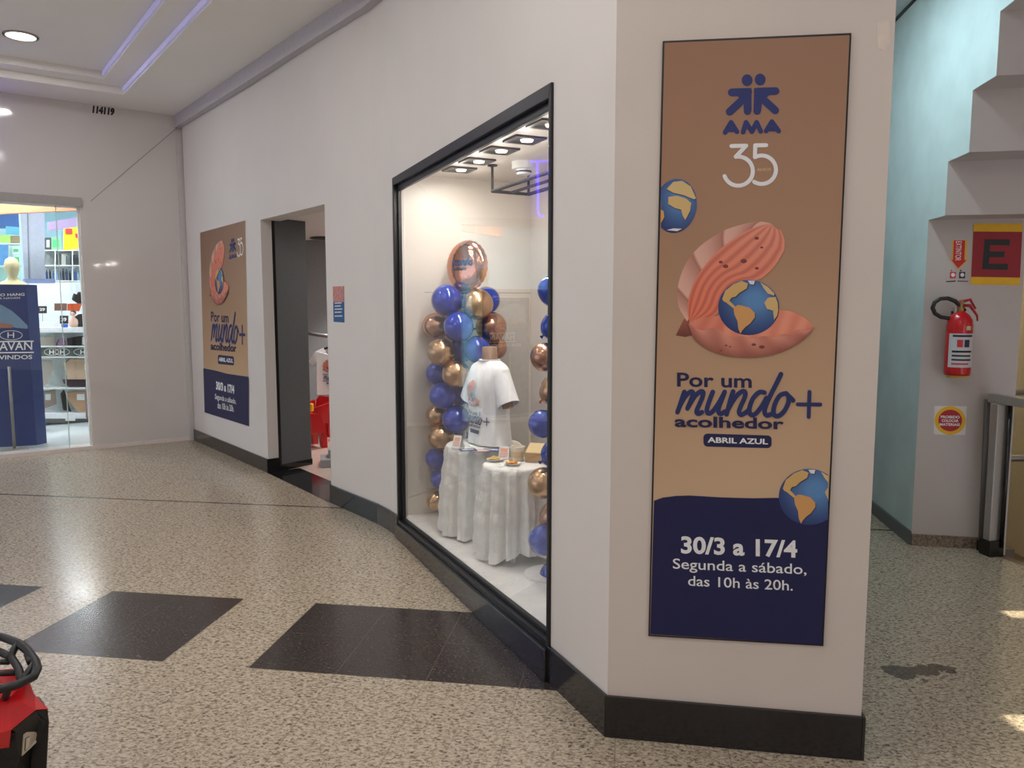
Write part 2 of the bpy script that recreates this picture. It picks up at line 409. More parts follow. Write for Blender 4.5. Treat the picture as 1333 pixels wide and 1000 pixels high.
# ceiling of the hall: flat border and a tray stepped up twice
eN = -V2(127.2); aC = uC
def hc(a, e): return FCs + aC * a + eN * e
A0, E0, A1, E1 = 0.70, 0.60, 7.0, 11.0
def ringz(b, r0, r1, z0, z1):
    (a0, e0, a1, e1), (c0, g0, c1, g1) = r0, r1
    for P in ([(a0, e0), (a1, e0), (c1, g0), (c0, g0)], [(a0, e1), (a1, e1), (c1, g1), (c0, g1)], [(a0, e0), (a0, e1), (c0, g1), (c0, g0)], [(a1, e0), (a1, e1), (c1, g1), (c1, g0)]):
        b.zprism([hc(*p) for p in P], z0, z1)
b = MB()
ringz(b, (-3.6, -6, 12, 17), (A0, E0, A1, E1), 3.63, 3.70)
st = 0.21
ringz(b, (A0 - 0.05, E0 - 0.05, A1 + 0.05, E1 + 0.05), (A0 + st, E0 + st, A1 - st, E1 - st), 3.70, 3.77)
b.zprism([hc(A0, E0), hc(A1, E0), hc(A1, E1), hc(A0, E1)], 3.77, 3.85)
struct(b.build('ceiling', m_ceil))
m_led = M('lavender led', (204, 200, 248), 0.5, emit=0.2)
for k, (da, z, words) in enumerate([(0.0, 3.645, 'lavender light strip along the lower step of the ceiling tray'), (st, 3.715, 'lavender light strip along the upper step of the ceiling tray')]):
    b = MB(); a_ = A0 + da + 0.008; b.zprism([hc(a_, E0 + da + 0.05), hc(a_ + 0.012, E0 + da + 0.05), hc(a_ + 0.012, 7.5), hc(a_, 7.5)], z, z + 0.04)
    tag(b.build('light_strip', m_led, loc=hc(a_, 4) + Vector((0, 0, z))), words, 'light strip')

# outer walls that close the hall
m_hall = M('hall wall', (214, 210, 205), 0.6)
b = MB(); b.box((-4, -6.1, 0), (15, 0.2, 3.9)); struct(b.build('wall_back', m_hall))

# far wall with the shop front (glossy white panels)
O0, O1, ZO = 1.055, 4.6, 2.66
def qC(s, t, z=0): return plC.P(s, z, -t)
b = MB()
b.zprism([qC(-0.2, 0), qC(O0, 0), qC(O0, 0.18), qC(-0.2, 0.18)], 0, ZW)
b.zprism([qC(O0, 0), qC(O1, 0), qC(O1, 0.18), qC(O0, 0.18)], ZO, ZW)
b.zprism([qC(O1, 0), qC(9, 0), qC(9, 0.18), qC(O1, 0.18)], 0, ZW)
struct(b.build('wall_far', m_lacq))
# mitred seam, corner trim and the grey lintel under the panel
def fine(pl, px0, px1, wd, d, name, mat):
    u0, v0 = pl.uv(*px0); u1, v1 = pl.uv(*px1); b = MB(); L = math.hypot(u1 - u0, v1 - v0); nx, ny = -(v1 - v0) / L * wd / 2, (u1 - u0) / L * wd / 2
    b.prism([pl.P(u0 + nx, v0 + ny, 0), pl.P(u1 + nx, v1 + ny, 0), pl.P(u1 - nx, v1 - ny, 0), pl.P(u0 - nx, v0 - ny, 0)], pl.n * d); return b.build(name, mat)
m_seam = M('seam', (150, 145, 140), 0.5)
struct(fine(plC, (118, 262), (231, 166), 0.008, 0.002, 'trim_2', m_seam))
b = MB(); b.zprism([qC(0.0, -0.03), qC(0.075, -0.03), qC(0.075, 0), qC(0.0, 0)], 0, 3.46); struct(b.build('trim_3', M('grey corner trim', (204, 200, 197), 0.4)))
b = MB(); b.zprism([qC(O0 - 0.02, -0.03), qC(O1, -0.03), qC(O1, 0.2), qC(O0 - 0.02, 0.2)], ZO - 0.09, ZO); struct(b.build('trim_4', M('grey lintel', (168, 164, 160), 0.5)))
b = MB(); b.zprism([qC(-0.01, -0.012), qC(O1, -0.012), qC(O1, 0.2), qC(-0.01, 0.2)], 0, 0.04); struct(b.build('baseboard_far', M('pinkish white sill', (232, 222, 216), 0.3)))

# right-hand corridor
CY0 = Vector((2.728, 5.802, 0)); CYC = Vector((2.59, 4.86, 0)); cu = (CYC - CY0).normalized(); cn = Vector((cu.y, -cu.x, 0)); ex = V2(-11)
pts = [(0, 0), (0, 2.075)]
yy = [0.255, 0.53, 0.80, 1.06]; zz = [2.075, 2.385, 2.715, 3.03]
CX0 = CYC - cu * 5.5
prof = [(-5.5, 0), (0, 0), (0, 2.075), (0.25, 2.075), (0.25, 2.385), (0.53, 2.385), (0.53, 2.715), (0.80, 2.715), (0.80, 3.03), (1.04, 3.03), (1.04, 3.35), (1.5, 3.35), (1.5, 3.9), (-5.5, 3.9)]
side = [CYC + cu * s + Vector((0, 0, z)) for s, z in prof]
b = MB(); b.poly(side); struct_c = b.build('wall_stair_side', m_cyan, tri=True); struct(struct_c)
b = MB()
for (s0, z0), (s1, z1) in zip(prof[2:-2], prof[3:-1]):
    p, q = CYC + cu * s0 + Vector((0, 0, z0)), CYC + cu * s1 + Vector((0, 0, z1)); b.quad(p, q, q + ex * 2.4, p + ex * 2.4)
struct(b.build('ceiling_stairs', m_stair))
b = MB(); eb = V2(79) * 0.12
b.zprism([CYC, CYC + ex * 0.555, CYC + ex * 0.555 + eb, CYC + eb], 0, 2.075)
struct(b.build('wall_under_stairs', m_stair))
b = MB(); b.zprism([CYC + ex * 0.555, CYC + ex * 0.555 + eb, CYC + ex * 2.4 + eb, CYC + ex * 2.4], 2.08, 3.9); struct(b.build('wall_above_stairwell', m_stair))
b = MB(); b.zprism([CYC - cu * 5 - cn * -0.015, CYC - cn * -0.015, CYC, CYC - cu * 5], 0, 0.09)
struct(b.build('baseboard_corridor', M('grey skirting', (92, 96, 94), 0.5)))
b = MB(); nx_ = -V2(79) * 0.014; b.zprism([CYC + nx_, CYC + ex * 0.40 + nx_, CYC + ex * 0.40, CYC], 0, 0.075)
struct(b.build('baseboard_stairs', floor_mat('granite skirting', (150, 132, 112), (120, 104, 88), (70, 60, 50), tiles=False, rough=0.4)))
plE = PL(CYC, ex); plE.n = Vector((ex.y, -ex.x, 0))
plY = PL(CYC, cu); plY.n = -Vector((cu.y, -cu.x, 0))
# ceiling of the corridor and the far end of it
b = MB(); b.zprism([(1.0, 2.6), (2.9, 2.6), (2.9, 12), (1.0, 12)], 3.545, 3.60); struct(b.build('ceiling_corridor', M('corridor ceiling', (196, 206, 208), 0.7)))
b = MB(); b.zprism([CY0 - cu * 3 - cn * -0.02 + Vector((0, 0, 0)), CYC + cu * 1.4 - cn * -0.02, CYC + cu * 1.4, CY0 - cu * 3], 3.535, 3.56); struct(b.build('trim_5', M('dark shadow gap', (60, 64, 64), 0.6)))
b = MB(); b.box((1.6, 11.6, 0), (4.5, 0.2, 3.9)); struct(b.build('wall_corridor_end', m_cyan))
# stairwell: lower landing, far warm wall, outer wall (unseen) with openings added to shape the sun patches
b = MB(); b.poly([(2.9, 2.0, -1.2), (7.0, 2.0, -1.2), (7.0, 13, -1.2), (2.9, 13, -1.2)]); struct(b.build('floor_landing', M('brown landing floor', (112, 92, 70), 0.35)))
b = MB(); b.box((4.9, 10.0, -1.2), (4.4, 0.2, 5.0)); struct(b.build('wall_stairwell', M('warm cream wall', (236, 214, 170), 0.6)))
b = MB(); b.zprism([(3.06, -6), (3.12, -6), (3.12, 4.42), (3.06, 4.40)], -1.2, 0.0); b.zprism([(3.06, 4.40), (3.12, 4.42), (3.05, 4.74), (2.99, 4.70)], -1.2, 0); b.zprism([(3.14, 4.76), (3.2, 4.76), (3.2, 12), (3.14, 12)], -1.2, 0.0)
struct(b.build('trim_6', M('brown slab edge', (96, 80, 62), 0.5)))
XO = 5.6
def slit(y0, y1, z0, z1): return (y0, y1, z0, z1)
sl = []
for (xt, xb, y0, y1) in [(1.825, 2.6, 2.662, 2.775), (2.455, 3.0, 3.69, 3.775)]:
    k = math.tan(math.radians(35)); sl.append((y0, y1, (XO - xb) * k, (XO - xt) * k))
b = MB()
def wbox(y0, y1, z0, z1): b.box((XO + 0.02, (y0 + y1) / 2, z0), (0.03, y1 - y0, z1 - z0))
ys = [-6, sl[0][0], sl[0][1], sl[1][0], sl[1][1], 13]
wbox(ys[0], ys[1], -1.2, 3.9); wbox(ys[2], ys[3], -1.2, 3.9); wbox(ys[4], ys[5], -1.2, 3.9)
for s_ in sl: wbox(s_[0], s_[1], -1.2, s_[2]); wbox(s_[0], s_[1], s_[3], 3.9)
struct(b.build('wall_outer', M('outer wall', (226, 212, 188), 0.6)))
b = MB(); b.zprism([(1.2, -6), (5.8, -6), (5.8, 2.6), (1.2, 2.6)], 3.64, 3.7); b.zprism([(2.9, 2.6), (5.8, 2.6), (5.8, 13), (2.9, 13)], 3.91, 3.95); struct(b.build('ceiling_stairwell', m_ceil))

# ------------------------------------------------------------------ lamps of the place
m_lens = M('lamp lens', (255, 250, 240), 0.4, emit=6.0)
m_ring = M('lamp ring', (190, 186, 180), 0.35, 0.6)
def downlight(loc, label, energy, r=0.115, color=(1, 0.97, 0.95), group=None):
    t = thing('ceiling_downlight', label, 'ceiling light', loc, group)
    b = MB(); b.lathe(loc, [(r * 1.14, -0.012), (r * 1.14, 0.0), (r, 0.0), (r * 0.95, -0.012)], 28); b.f = b.f[:-2]; b.build('trim_ring', m_ring, t, smooth=True)
    b = MB(); b.lathe(loc, [(r * 0.97, -0.004), (r * 0.97, 0.0)], 28); b.build('lamp_lens', m_lens, t)
    lamp('lamp', 'AREA', (0, 0, -0.02), energy, color, r * 2, parent=t)
    return t
HALL = 15
dl_main = fl(27, 46, 3.77)
downlight(dl_main, 'round recessed downlight in the ceiling tray, top left', HALL)
for i, a in enumerate((1.6, 3.4, 5.2)):
    for j, e in enumerate((4.6, 7.0, 9.4)):
        downlight(hc(a, e) + Vector((0, 0, 3.77)), 'round recessed downlight of the hall ceiling outside the photo', HALL, group='hall downlights outside the picture')
for x, y in ((0.2, -1.2), (-2.2, -3.5), (0.6, -4.2), (2.2, -3.6)):
    downlight(Vector((x, y, 3.63 if x < 1.1 else 3.63)), 'round recessed downlight of the hall ceiling outside the photo', HALL * 0.25, group='hall downlights outside the picture')
# added light box under the corridor ceiling, standing in for cool daylight
b = MB(); b.box((1.75, 4.6, 3.49), (0.12, 1.2, 0.05)); tl = tag(b.build('daylight_fill', M('daylight fill lens', (214, 240, 255), 0.4, emit=4.0), loc=(1.75, 4.6, 3.49)), 'added stand-in for cool daylight on the corridor ceiling behind the pillar', 'ceiling light')
lamp('lamp', 'AREA', (0, 0, -0.01), 24, (0.72, 0.92, 1.0), 0.12, size_y=1.2, parent=tl)

# ------------------------------------------------------------------ shop window
def wq(u, t, z): return pl2.P(u, z, -t)
def frame_ring(b, o, i_, t0, t1):
    """o, i_: (u0, u1, zb0, zb1, zt0, zt1) outer and inner openings"""
    def c(k): return [(k[0], k[2]), (k[1], k[3]), (k[1], k[5]), (k[0], k[4])]
    A, B = c(o), c(i_)
    for k in range(4):
        j = (k + 1) % 4
        b.prism([wq(*(A[k][0], t0, A[k][1])), wq(A[j][0], t0, A[j][1]), wq(B[j][0], t0, B[j][1]), wq(B[k][0], t0, B[k][1])], -pl2.n * (t1 - t0))
OUT = (W0, W1, ZB0, ZB1, ZT0, ZT1)
IN = (W0 + 0.022, W1 - 0.03, ZB0 + 0.03, ZB1 + 0.03, ZT0 - 0.055, ZT1 - 0.05)
IN2 = (W0 + 0.03, W1 - 0.05, ZB0 + 0.05, ZB1 + 0.045, ZT0 - 0.09, ZT1 - 0.085)
b = MB(); frame_ring(b, OUT, IN, -0.012, 0.02); frame_ring(b, IN, IN2, 0.012, 0.035)
wf = struct(b.build('window_1', m_frame, bevel=0.003))
b = MB(); b.zprism([wq(W0, -0.03, 0), wq(W1, -0.03, 0), wq(W1, 0.05, 0), wq(W0, 0.05, 0)], 0, [ZB0 - 0.0, ZB1 - 0.0, ZB1, ZB0]); b.build('plinth', m_black, wf, bevel=0.004)
b = MB(); tg = 0.022
b.quad(wq(IN[0], tg, IN[2]), wq(IN[1], tg, IN[3]), wq(IN[1], tg, IN[5]), wq(IN[0], tg, IN[4]))
m_glass = glass_mat('window glass', (0.985, 0.99, 0.985), 1.5, 2.2); b.build('pane', m_glass, wf)
# display box behind the glass
SL, SR, TB, ZC, ZF = 2.646, 0.14, 0.985, 2.385, 0.137
b = MB(); b.zprism([wq(SR, TT, 0), wq(SL, TT, 0), wq(SL, TB, 0), wq(SR, TB, 0)], 0.0, ZF); b.zprism([wq(W0 + .02, 0.036, 0), wq(W1 - .02, 0.036, 0), wq(W1 - .02, TT, 0), wq(W0 + .02, TT, 0)], 0.12, ZF); struct(b.build('floor_display', m_marble))
b = MB(); b.zprism([wq(SR, TT, 0), wq(SL, TT, 0), wq(SL, TB, 0), wq(SR, TB, 0)], ZC, ZC + 0.05)
struct(b.build('ceiling_display', m_cream))
b = MB(); b.zprism([wq(SL, TT, 0), wq(SL + 0.06, TT, 0), wq(SL + 0.06, TB, 0), wq(SL, TB, 0)], 0, ZC); struct(b.build('wall_display_left', m_cream))
b = MB(); b.zprism([wq(SR - 0.06, TB, 0), wq(SL + 0.06, TB, 0), wq(SL + 0.06, TB + 0.06, 0), wq(SR - 0.06, TB + 0.06, 0)], 0, ZC); struct(b.build('wall_display_back', m_cream))
b = MB(); b.zprism([wq(SR - 0.06, TT, 0), wq(SR, TT, 0), wq(SR, TB, 0), wq(SR - 0.06, TB, 0)], 0, ZC); struct(b.build('wall_display_right', m_cream))
# panel seams on the left side wall of the display
m_seam2 = M('panel seam', (178, 170, 162), 0.6)
for k, z in enumerate((0.30, 1.63)):
    b = MB(); b.zprism([wq(SL, 0.2, 0), wq(SL - 0.003, 0.2, 0), wq(SL - 0.003, TB, 0), wq(SL, TB, 0)], z, z + 0.006); struct(b.build('trim_%d' % (7 + k), m_seam2))
b = MB(); b.zprism([wq(SL - 0.012, 0.60, 0), wq(SL - 0.0, 0.60, 0), wq(SL - 0.0, TB - 0.02, 0), wq(SL - 0.012, TB - 0.02, 0)], 0.34, 1.60); struct(b.build('trim_9', M('grey backing panel', (196, 190, 182), 0.5)))
# recessed square spots
m_can = M('black lamp housing', (34, 34, 36), 0.4); m_bulb = M('spot bulb', (255, 244, 226), 0.4, emit=3.5)
words = ['farthest of the recessed square lamps in the shop window ceiling', 'second farthest recessed square lamp in the shop window ceiling', 'middle recessed square lamp in the shop window ceiling', 'second nearest recessed square lamp in the shop window ceiling', 'nearest recessed square lamp in the shop window ceiling, partly cut off by the frame']
for (px, py), lab in zip([(598, 220), (621, 209), (650, 195), (683, 181), (716, 161)], words):
    c = fl(px, py, ZC); t = thing('recessed_spotlight', lab, 'ceiling light', c, 'recessed lamps in the shop window')
    u = d2; v = n2; h = 0.085; b = MB()
    def sq(r, z): return [c + u * (sx * r) + v * (sy * r) + Vector((0, 0, z)) for sx, sy in ((-1, -1), (1, -1), (1, 1), (-1, 1))]
    A, B, C_ = sq(h, -0.010), sq(h * 0.78, -0.010), sq(h * 0.52, -0.002)
    for k in range(4): j = (k + 1) % 4; b.quad(A[k], A[j], B[j], B[k]); b.quad(B[k], B[j], C_[j], C_[k]); b.quad(A[k], A[j], sq(h, 0.0)[j], sq(h, 0)[k])
    b.poly(C_); b.build('housing', m_can, t)
    b = MB(); b.lathe(c + v * 0.012, [(0.001, -0.016), (0.022, -0.013), (0.026, -0.003)], 16, sx=1.3); b.build('bulb', m_bulb, t, smooth=True)
    lamp('lamp', 'AREA', (0, 0, -0.03), 4.6, (1, 0.96, 0.9), 0.08, parent=t)
    lamp('bulb_glow', 'POINT', (0, 0, -0.12), 1.6, (1, 0.95, 0.88), 0.03, parent=t)
# smoke detector
c = fl(682, 211, ZC); t = thing('smoke_detector', 'round white smoke detector on the shop window ceiling', 'smoke detector', c)
b = MB(); b.lathe(c, [(0.03, -0.075), (0.042, -0.07), (0.045, -0.045), (0.07, -0.04), (0.072, 0.0)], 28); b.build('body', m_white, t, smooth=False)
b = MB(); b.lathe(c, [(0.0455, -0.062), (0.0455, -0.052)], 24); b.build('sensor_slot', m_can, t)
# hanging black clothes rack of square tube
zr = ZC - 0.155
rk = [fl(*p, zr) for p in ((641, 250), (690, 251), (735, 206), (692, 212))]
rk = [fl(641, 249, zr), fl(688, 253, zr)]; dr_ = -d2
rk += [rk[1] + dr_ * 1.35, rk[0] + dr_ * 1.35]
t = thing('hanging_rack', 'black metal tube rack hanging from the shop window ceiling', 'clothes rack', (rk[0] + rk[2]) / 2 + Vector((0, 0, 0)))
b = MB(); b.tube(rk, 0.011, 6, closed=True); b.tube([rk[0] + (rk[1] - rk[0]) * .5, rk[3] + (rk[2] - rk[3]) * .5], 0.009, 6); b.build('rails', M('rack black', (26, 26, 28), 0.8, spec=0.1), t)
for p in rk:
    b = MB(); b.tube([p, Vector((p.x, p.y, ZC - 0.004))], 0.009, 6); b.lathe(Vector((p.x, p.y, ZC - 0.008)), [(0.03, 0), (0.03, 0.008)], 14); b.build('hanger_rod', M('rack black', (26, 26, 28), 0.8, spec=0.1), t)

# ------------------------------------------------------------------ balloons
def balloon(c, r, mat, parent, down=None):
    """one latex balloon: slightly drop-shaped, the tied neck towards `down`"""
    c = Vector(c); ax = Vector(down).normalized(); q = Vector((0, 0, -1)).rotation_difference(ax)
    b = MB(); prof = []
    for k in range(17):
        a = math.pi * k / 16; z = -math.cos(a); rr = math.sin(a) * (1 - 0.10 * max(0, -z)) ; prof.append((rr * r + 1e-4, z * r * (1.10 if z < 0 else 1.0)))
    b.lathe((0, 0, 0), prof, 28); b.v = [c + q @ v for v in b.v]
    o = b.build('balloon', mat, parent, smooth=True, loc=c)
    n = MB(); n.lathe((0, 0, 0), [(0.004, -r * 1.10), (0.011, -r * 1.10 - 0.014), (0.009, -r * 1.10 - 0.016)], 8); n.v = [c + q @ v for v in n.v]
    n.build('knot', mat, o); return o
def pxball(px, py, rpx, Y): return atY(px, py, Y), rpx / F * Y
BL, GO, RO = m_blue_b, m_gold_b, m_rose_b
YC = 5.03; cx_, cy_ = (604 - CX) / F * YC, YC
col_l = thing('balloon_column', 'column of blue and gold balloons in the left back corner of the shop window', 'balloon column', (cx_, cy_, ZF))
b = MB(); b.tube([(cx_, cy_, ZF), (cx_, cy_, 1.62)], 0.012, 8); b.build('pole', m_white, col_l)
b = MB(); b.lathe((cx_, cy_, ZF), [(0.13, 0), (0.13, 0.012), (0.02, 0.02)], 20); b.build('base', m_white, col_l)
for px, py, r, dy, m in [(581.6, 391, 20.5, -0.06, BL), (621.6, 396.5, 20.5, -0.10, GO), (633, 391, 18, 0.12, BL), (607, 381, 15, 0.14, BL),
        (567, 424.7, 17.5, 0.05, RO), (597, 425.5, 20, -0.13, BL), (640, 425.8, 19.5, 0.0, RO),
        (574, 458, 18.5, -0.10, GO), (621, 455, 18, -0.10, BL), (645, 453, 15, 0.10, RO), (601, 455, 16, 0.0, BL),
        (594, 487, 19, -0.12, GO), (570, 486, 16, 0.06, BL), (622, 490, 16, 0.02, BL),
        (576, 515, 18, -0.05, BL), (599, 512, 17, 0.04, BL), (620, 520, 15, 0.10, GO),
        (569, 541, 15, 0.05, GO), (594, 546, 19, -0.06, BL), (574, 569, 17.5, -0.03, GO), (600, 575, 15, 0.10, BL),
        (568, 597, 14.5, 0.04, BL), (586, 600, 14, 0.12, GO), (574, 623, 14, 0.06, BL), (568, 652, 13, 0.08, GO), (586, 640, 13, 0.14, BL)]:
    c, r_ = pxball(px, py, r, YC + dy); ax = Vector((cx_, cy_, c.z - 0.02)) - c
    balloon(c, r_, m, col_l, ax if ax.length > 0.03 else (0, 0, -1))
# round foil balloon on top
c, r_ = pxball(608, 346.5, 33, YC - 0.06); fd = Vector((-0.62, -0.78, 0.05)).normalized(); fu = Vector((0, 0, 1)); fr = fd.cross(fu).normalized() * -1; fu = fr.cross(fd) * -1
fo = thing('foil_balloon', 'round rose gold foil balloon with blue script on top of the left balloon column', 'foil balloon', c)
b = MB(); rows = []; nseg = 48
for s_ in (-1, 1):
    for k in range(13):
        t_ = k / 12; rr = math.sin(t_ * math.pi / 2); hh = s_ * 0.34 * (1 - t_ ** 2.2) 
        row = []
        for q in range(nseg):
            a = 2 * math.pi * q / nseg; pk = 1 - 0.02 * (t_ ** 6) * math.cos(a * 24); dd = hh + 0.035 * (t_ ** 3) * (1 - t_ ** 8) * math.cos(a * 24)
            row.append(c + fr * (r_ * rr * pk * math.cos(a)) + fu * (r_ * rr * pk * math.sin(a)) + fd * (r_ * dd))
        rows.append(row)
for ring in (rows[:13], rows[13:]):
    i = len(b.v)
    for rw in ring: b.v += rw
    for k in range(12):
        for q in range(nseg): b.f.append((i + k * nseg + q, i + k * nseg + (q + 1) % nseg, i + (k + 1) * nseg + (q + 1) % nseg, i + (k + 1) * nseg + q))
b.build('foil', m_foil, fo, smooth=True)
def mp_foil(x, y, d):
    rr = min(1.0, math.hypot(x, y)); return c + fr * (r_ * x) + fu * (r_ * y) + fd * (r_ * 0.345 * (1 - rr ** 2.4) + 0.006)
b = MB()
for p in ([(-.52, .05), (-.45, .22), (-.5, -.02), (-.35, .2), (-.32, .0), (-.2, .2)], [(-.2, .2), (-.2, .0), (-.05, .18), (-.05, .0), (.08, .2), (.08, .0)], [(.22, .18), (.12, .1), (.16, 0), (.26, .12)], [(.4, .36), (.28, .02)], [(.42, .16), (.4, .02), (.52, .02), (.5, .16), (.42, .16)], [(.6, .09), (.74, .09)], [(.67, .17), (.67, .0)]):
    stroke(b, smooth_path(p, 4), 0.055, mp_foil, 0)
b.build('script_lettering', m_scriptink, fo)
lettering('headline_lettering', 'acolhedor', mp_foil, (-.5, -.2), (.3, -.2), (-.5, -.05), 0, m_navy, fo, 0.03)
# right-hand column, mostly hidden by the window frame
YR = 3.92; rx_, ry_ = (716 - CX) / F * YR, YR
col_r = thing('balloon_column', 'column of blue and gold balloons at the right edge of the shop window, half hidden by the frame', 'balloon column', (rx_, ry_, ZF))
b = MB(); b.tube([(rx_, ry_, ZF), (rx_, ry_, 1.62)], 0.012, 8); b.build('pole', m_white, col_r)
b = MB(); b.lathe((rx_, ry_, ZF), [(0.13, 0), (0.13, 0.012), (0.02, 0.02)], 20); b.build('base', m_white, col_r)
for px, py, r, dy, m in [(719, 378, 19.5, 0, BL), (722, 424, 18, 0, BL), (709, 465, 19, -0.05, RO), (722, 508, 20, 0, GO), (706, 552, 19, -0.06, BL), (724, 590, 20, 0, BL),
        (707, 629, 21, -0.06, GO), (724, 672, 22, 0, RO), (708, 703, 21, -0.06, BL), (721, 750, 20, -0.02, BL), (742, 400, 20, 0.05, GO), (745, 480, 21, 0.05, BL), (744, 560, 21, 0.05, GO), (746, 640, 21, 0.05, BL), (745, 715, 21, 0.05, GO)]:
    c, r_ = pxball(px, py, r, YR + dy); ax = Vector((rx_, ry_, c.z - 0.02)) - c
    balloon(c, r_, m, col_r, ax if ax.length > 0.03 else (0, 0, -1))

# ------------------------------------------------------------------ draped tables
def drape_table(c, r, z, label_t, label_c, folds, seed):
    rnd = random.Random(seed)
    t = thing('side_table', label_t, 'table', (c[0], c[1], ZF))
    b = MB(); b.lathe((c[0], c[1], z - 0.03), [(r - 0.01, 0), (r - 0.01, 0.022)], 32); b.build('tabletop', m_white, t)
    for k in range(3):
        a = k * 2.09 + 0.4; x, y = c[0] + math.cos(a) * r * 0.6, c[1] + math.sin(a) * r * 0.6
        b = MB(); b.tube([(x, y, ZF), (x, y, z - 0.03)], 0.014, 8); b.build('leg', m_white, t)
    N = 160; rows = []; ph = [rnd.uniform(0, 6) for _ in range(4)]
    hem = [0.012 + 0.055 * max(0, math.sin(2 * a_ + ph[3])) for a_ in [2 * math.pi * q / N for q in range(N)]]
    def fold(a): return (math.cos(folds * a + ph[0] + 0.5 * math.sin(3 * a + ph[1])) * 0.75 + 0.35 * math.cos((folds * 2 + 1) * a + ph[2]))
    for k in range(6):
        rr = r * k / 5 * 0.97; rows.append([Vector((c[0] + math.cos(2 * math.pi * q / N) * rr, c[1] + math.sin(2 * math.pi * q / N) * rr, z)) for q in range(N)])
    rows.append([Vector((c[0] + math.cos(2 * math.pi * q / N) * r * 1.005, c[1] + math.sin(2 * math.pi * q / N) * r * 1.005, z - 0.008)) for q in range(N)])
    for k in range(1, 22):
        t_ = k / 21; row = []
        for q in range(N):
            a = 2 * math.pi * q / N; zz_ = (z - 0.012) * (1 - t_) + (ZF + hem[q]) * t_
            rr = r * (1.005 + 0.10 * t_) + (0.006 + 0.034 * min(1, t_ * 1.8)) * fold(a) + 0.004 * math.sin(zz_ * 55 + 9 * a)
            row.append(Vector((c[0] + math.cos(a) * rr, c[1] + math.sin(a) * rr, zz_)))
        rows.append(row)
    b = MB(); rows = [rw + [rw[0]] for rw in rows]; b.grid(rows)
    o = b.build('tablecloth', m_cloth, smooth=True, loc=(c[0], c[1], z)); tag(o, label_c, 'tablecloth')
    return o
T1 = (-0.176, 4.72, 0.69); T2 = (0.020, 4.23, 0.665)
drape_table(T1, 0.235, T1[2], 'round side table under the cloth that carries the mannequin', 'white crinkled cloth draped over the taller table, under the mannequin', 13, 3)
drape_table(T2, 0.185, T2[2], 'round side table under the cloth that carries the paper tub and plates', 'white crinkled cloth draped over the lower front table with plates and a kraft box', 12, 8)

# ------------------------------------------------------------------ mannequin with printed T-shirt
mc = Vector((-0.138, 4.72, T1[2] + 0.002)); fa = Vector((-0.80, -0.60, 0)).normalized(); la = Vector((-fa.y, fa.x, 0)); la = la if la.x > 0 else -la
def mring(z, a, bf, bb, n=40, ox=0.0, oz=0.0, tilt=0.0):
    out = []
    for q in range(n):
        t = 2 * math.pi * q / n; x = math.cos(t); y = math.sin(t); ex_ = 0.82
        X = a * (abs(x) ** ex_) * (1 if x >= 0 else -1); Yv = (bf if y >= 0 else bb) * (abs(y) ** ex_) * (1 if y >= 0 else -1)
        out.append(mc + la * X + fa * (Yv + ox) + Vector((0, 0, z + tilt * X)))
    return out
man = thing('mannequin_torso', 'beige headless mannequin torso wearing a white printed T-shirt on the taller draped table', 'mannequin', mc)
b = MB(); b.loft([mring(*k) for k in [(0.0, .125, .085, .085), (.05, .125, .085, .085), (.16, .115, .08, .075), (.28, .125, .095, .08), (.37, .135, .10, .08), (.45, .14, .075, .07), (.49, .115, .055, .06), (.515, .06, .046, .05), (.54, .047, .042, .044), (.60, .047, .042, .042), (.603, .043, .038, .038)]])
b.build('torso', m_skin, man, smooth=True)
rs = [(0.006, .165, .105, .105), (.03, .16, .105, .10), (.10, .15, .10, .095), (.20, .145, .10, .09), (.29, .15, .112, .09), (.37, .16, .118, .09), (.43, .168, .10, .085), (.47, .165, .08, .08), (.495, .135, .062, .07), (.512, .09, .055, .062), (.520, .062, .056, .058)]
rings = []
for k in rs:
    rg = mring(*k, n=64)
    z = k[0]
    if z < 0.44:
        rg = [p + (p - mc - Vector((0, 0, z))).normalized() * (0.006 * math.sin(q * 0.98 + z * 14) + 0.004 * math.sin(q * 0.6 - z * 30)) * (1.2 - z * 2) for q, p in enumerate(rg)]
    rings.append(rg)
b = MB(); b.loft(rings, cap=False)
shirt_main = MB(); shirt_main.v = list(b.v); shirt_main.f = list(b.f)
for sg in (-1, 1):
    sl_ = []
    for t_, ra, rb in [(0, .066, .062), (.3, .068, .062), (.6, .07, .062), (1, .074, .064)]:
        cc = mc + la * (sg * (.120 + .085 * t_)) + fa * 0.005 + Vector((0, 0, .428 - .165 * t_)); axd = (la * sg * .46 + Vector((0, 0, -.89))).normalized(); s1 = fa; s2 = axd.cross(s1)
        sl_.append([cc + s1 * (rb * math.cos(2 * math.pi * q / 24)) + s2 * (ra * math.sin(2 * math.pi * q / 24)) for q in range(24)])
    b.loft(sl_, cap=False)
sh = b.build('t_shirt', m_shirt, man, smooth=True); sh['label'] = 'white cotton T-shirt with an orange shell and blue lettering on the chest'
ss = sh.modifiers.new('sub', 'SUBSURF'); ss.levels = 1; ss.render_levels = 1
b = MB(); ck = mring(.521, .062, .057, .058, 32); b.tube(ck, 0.006, 6, closed=True); b.build('collar', m_shirt, sh, smooth=True)
for sg in (-1, 1):      # stubs of the mannequin's arms inside the sleeves
    b = MB(); b.tube([mc + la * (sg * .125) + Vector((0, 0, .41)), mc + la * (sg * .185) + Vector((0, 0, .27)), mc + la * (sg * .195) + Vector((0, 0, .245))], [.045, .036, .034], 12); b.build('arm_stub', m_skin, man, smooth=True)
from mathutils.bvhtree import BVHTree
_bv = BVHTree.FromPolygons([tuple(v) for v in shirt_main.v], [f for f in shirt_main.f])
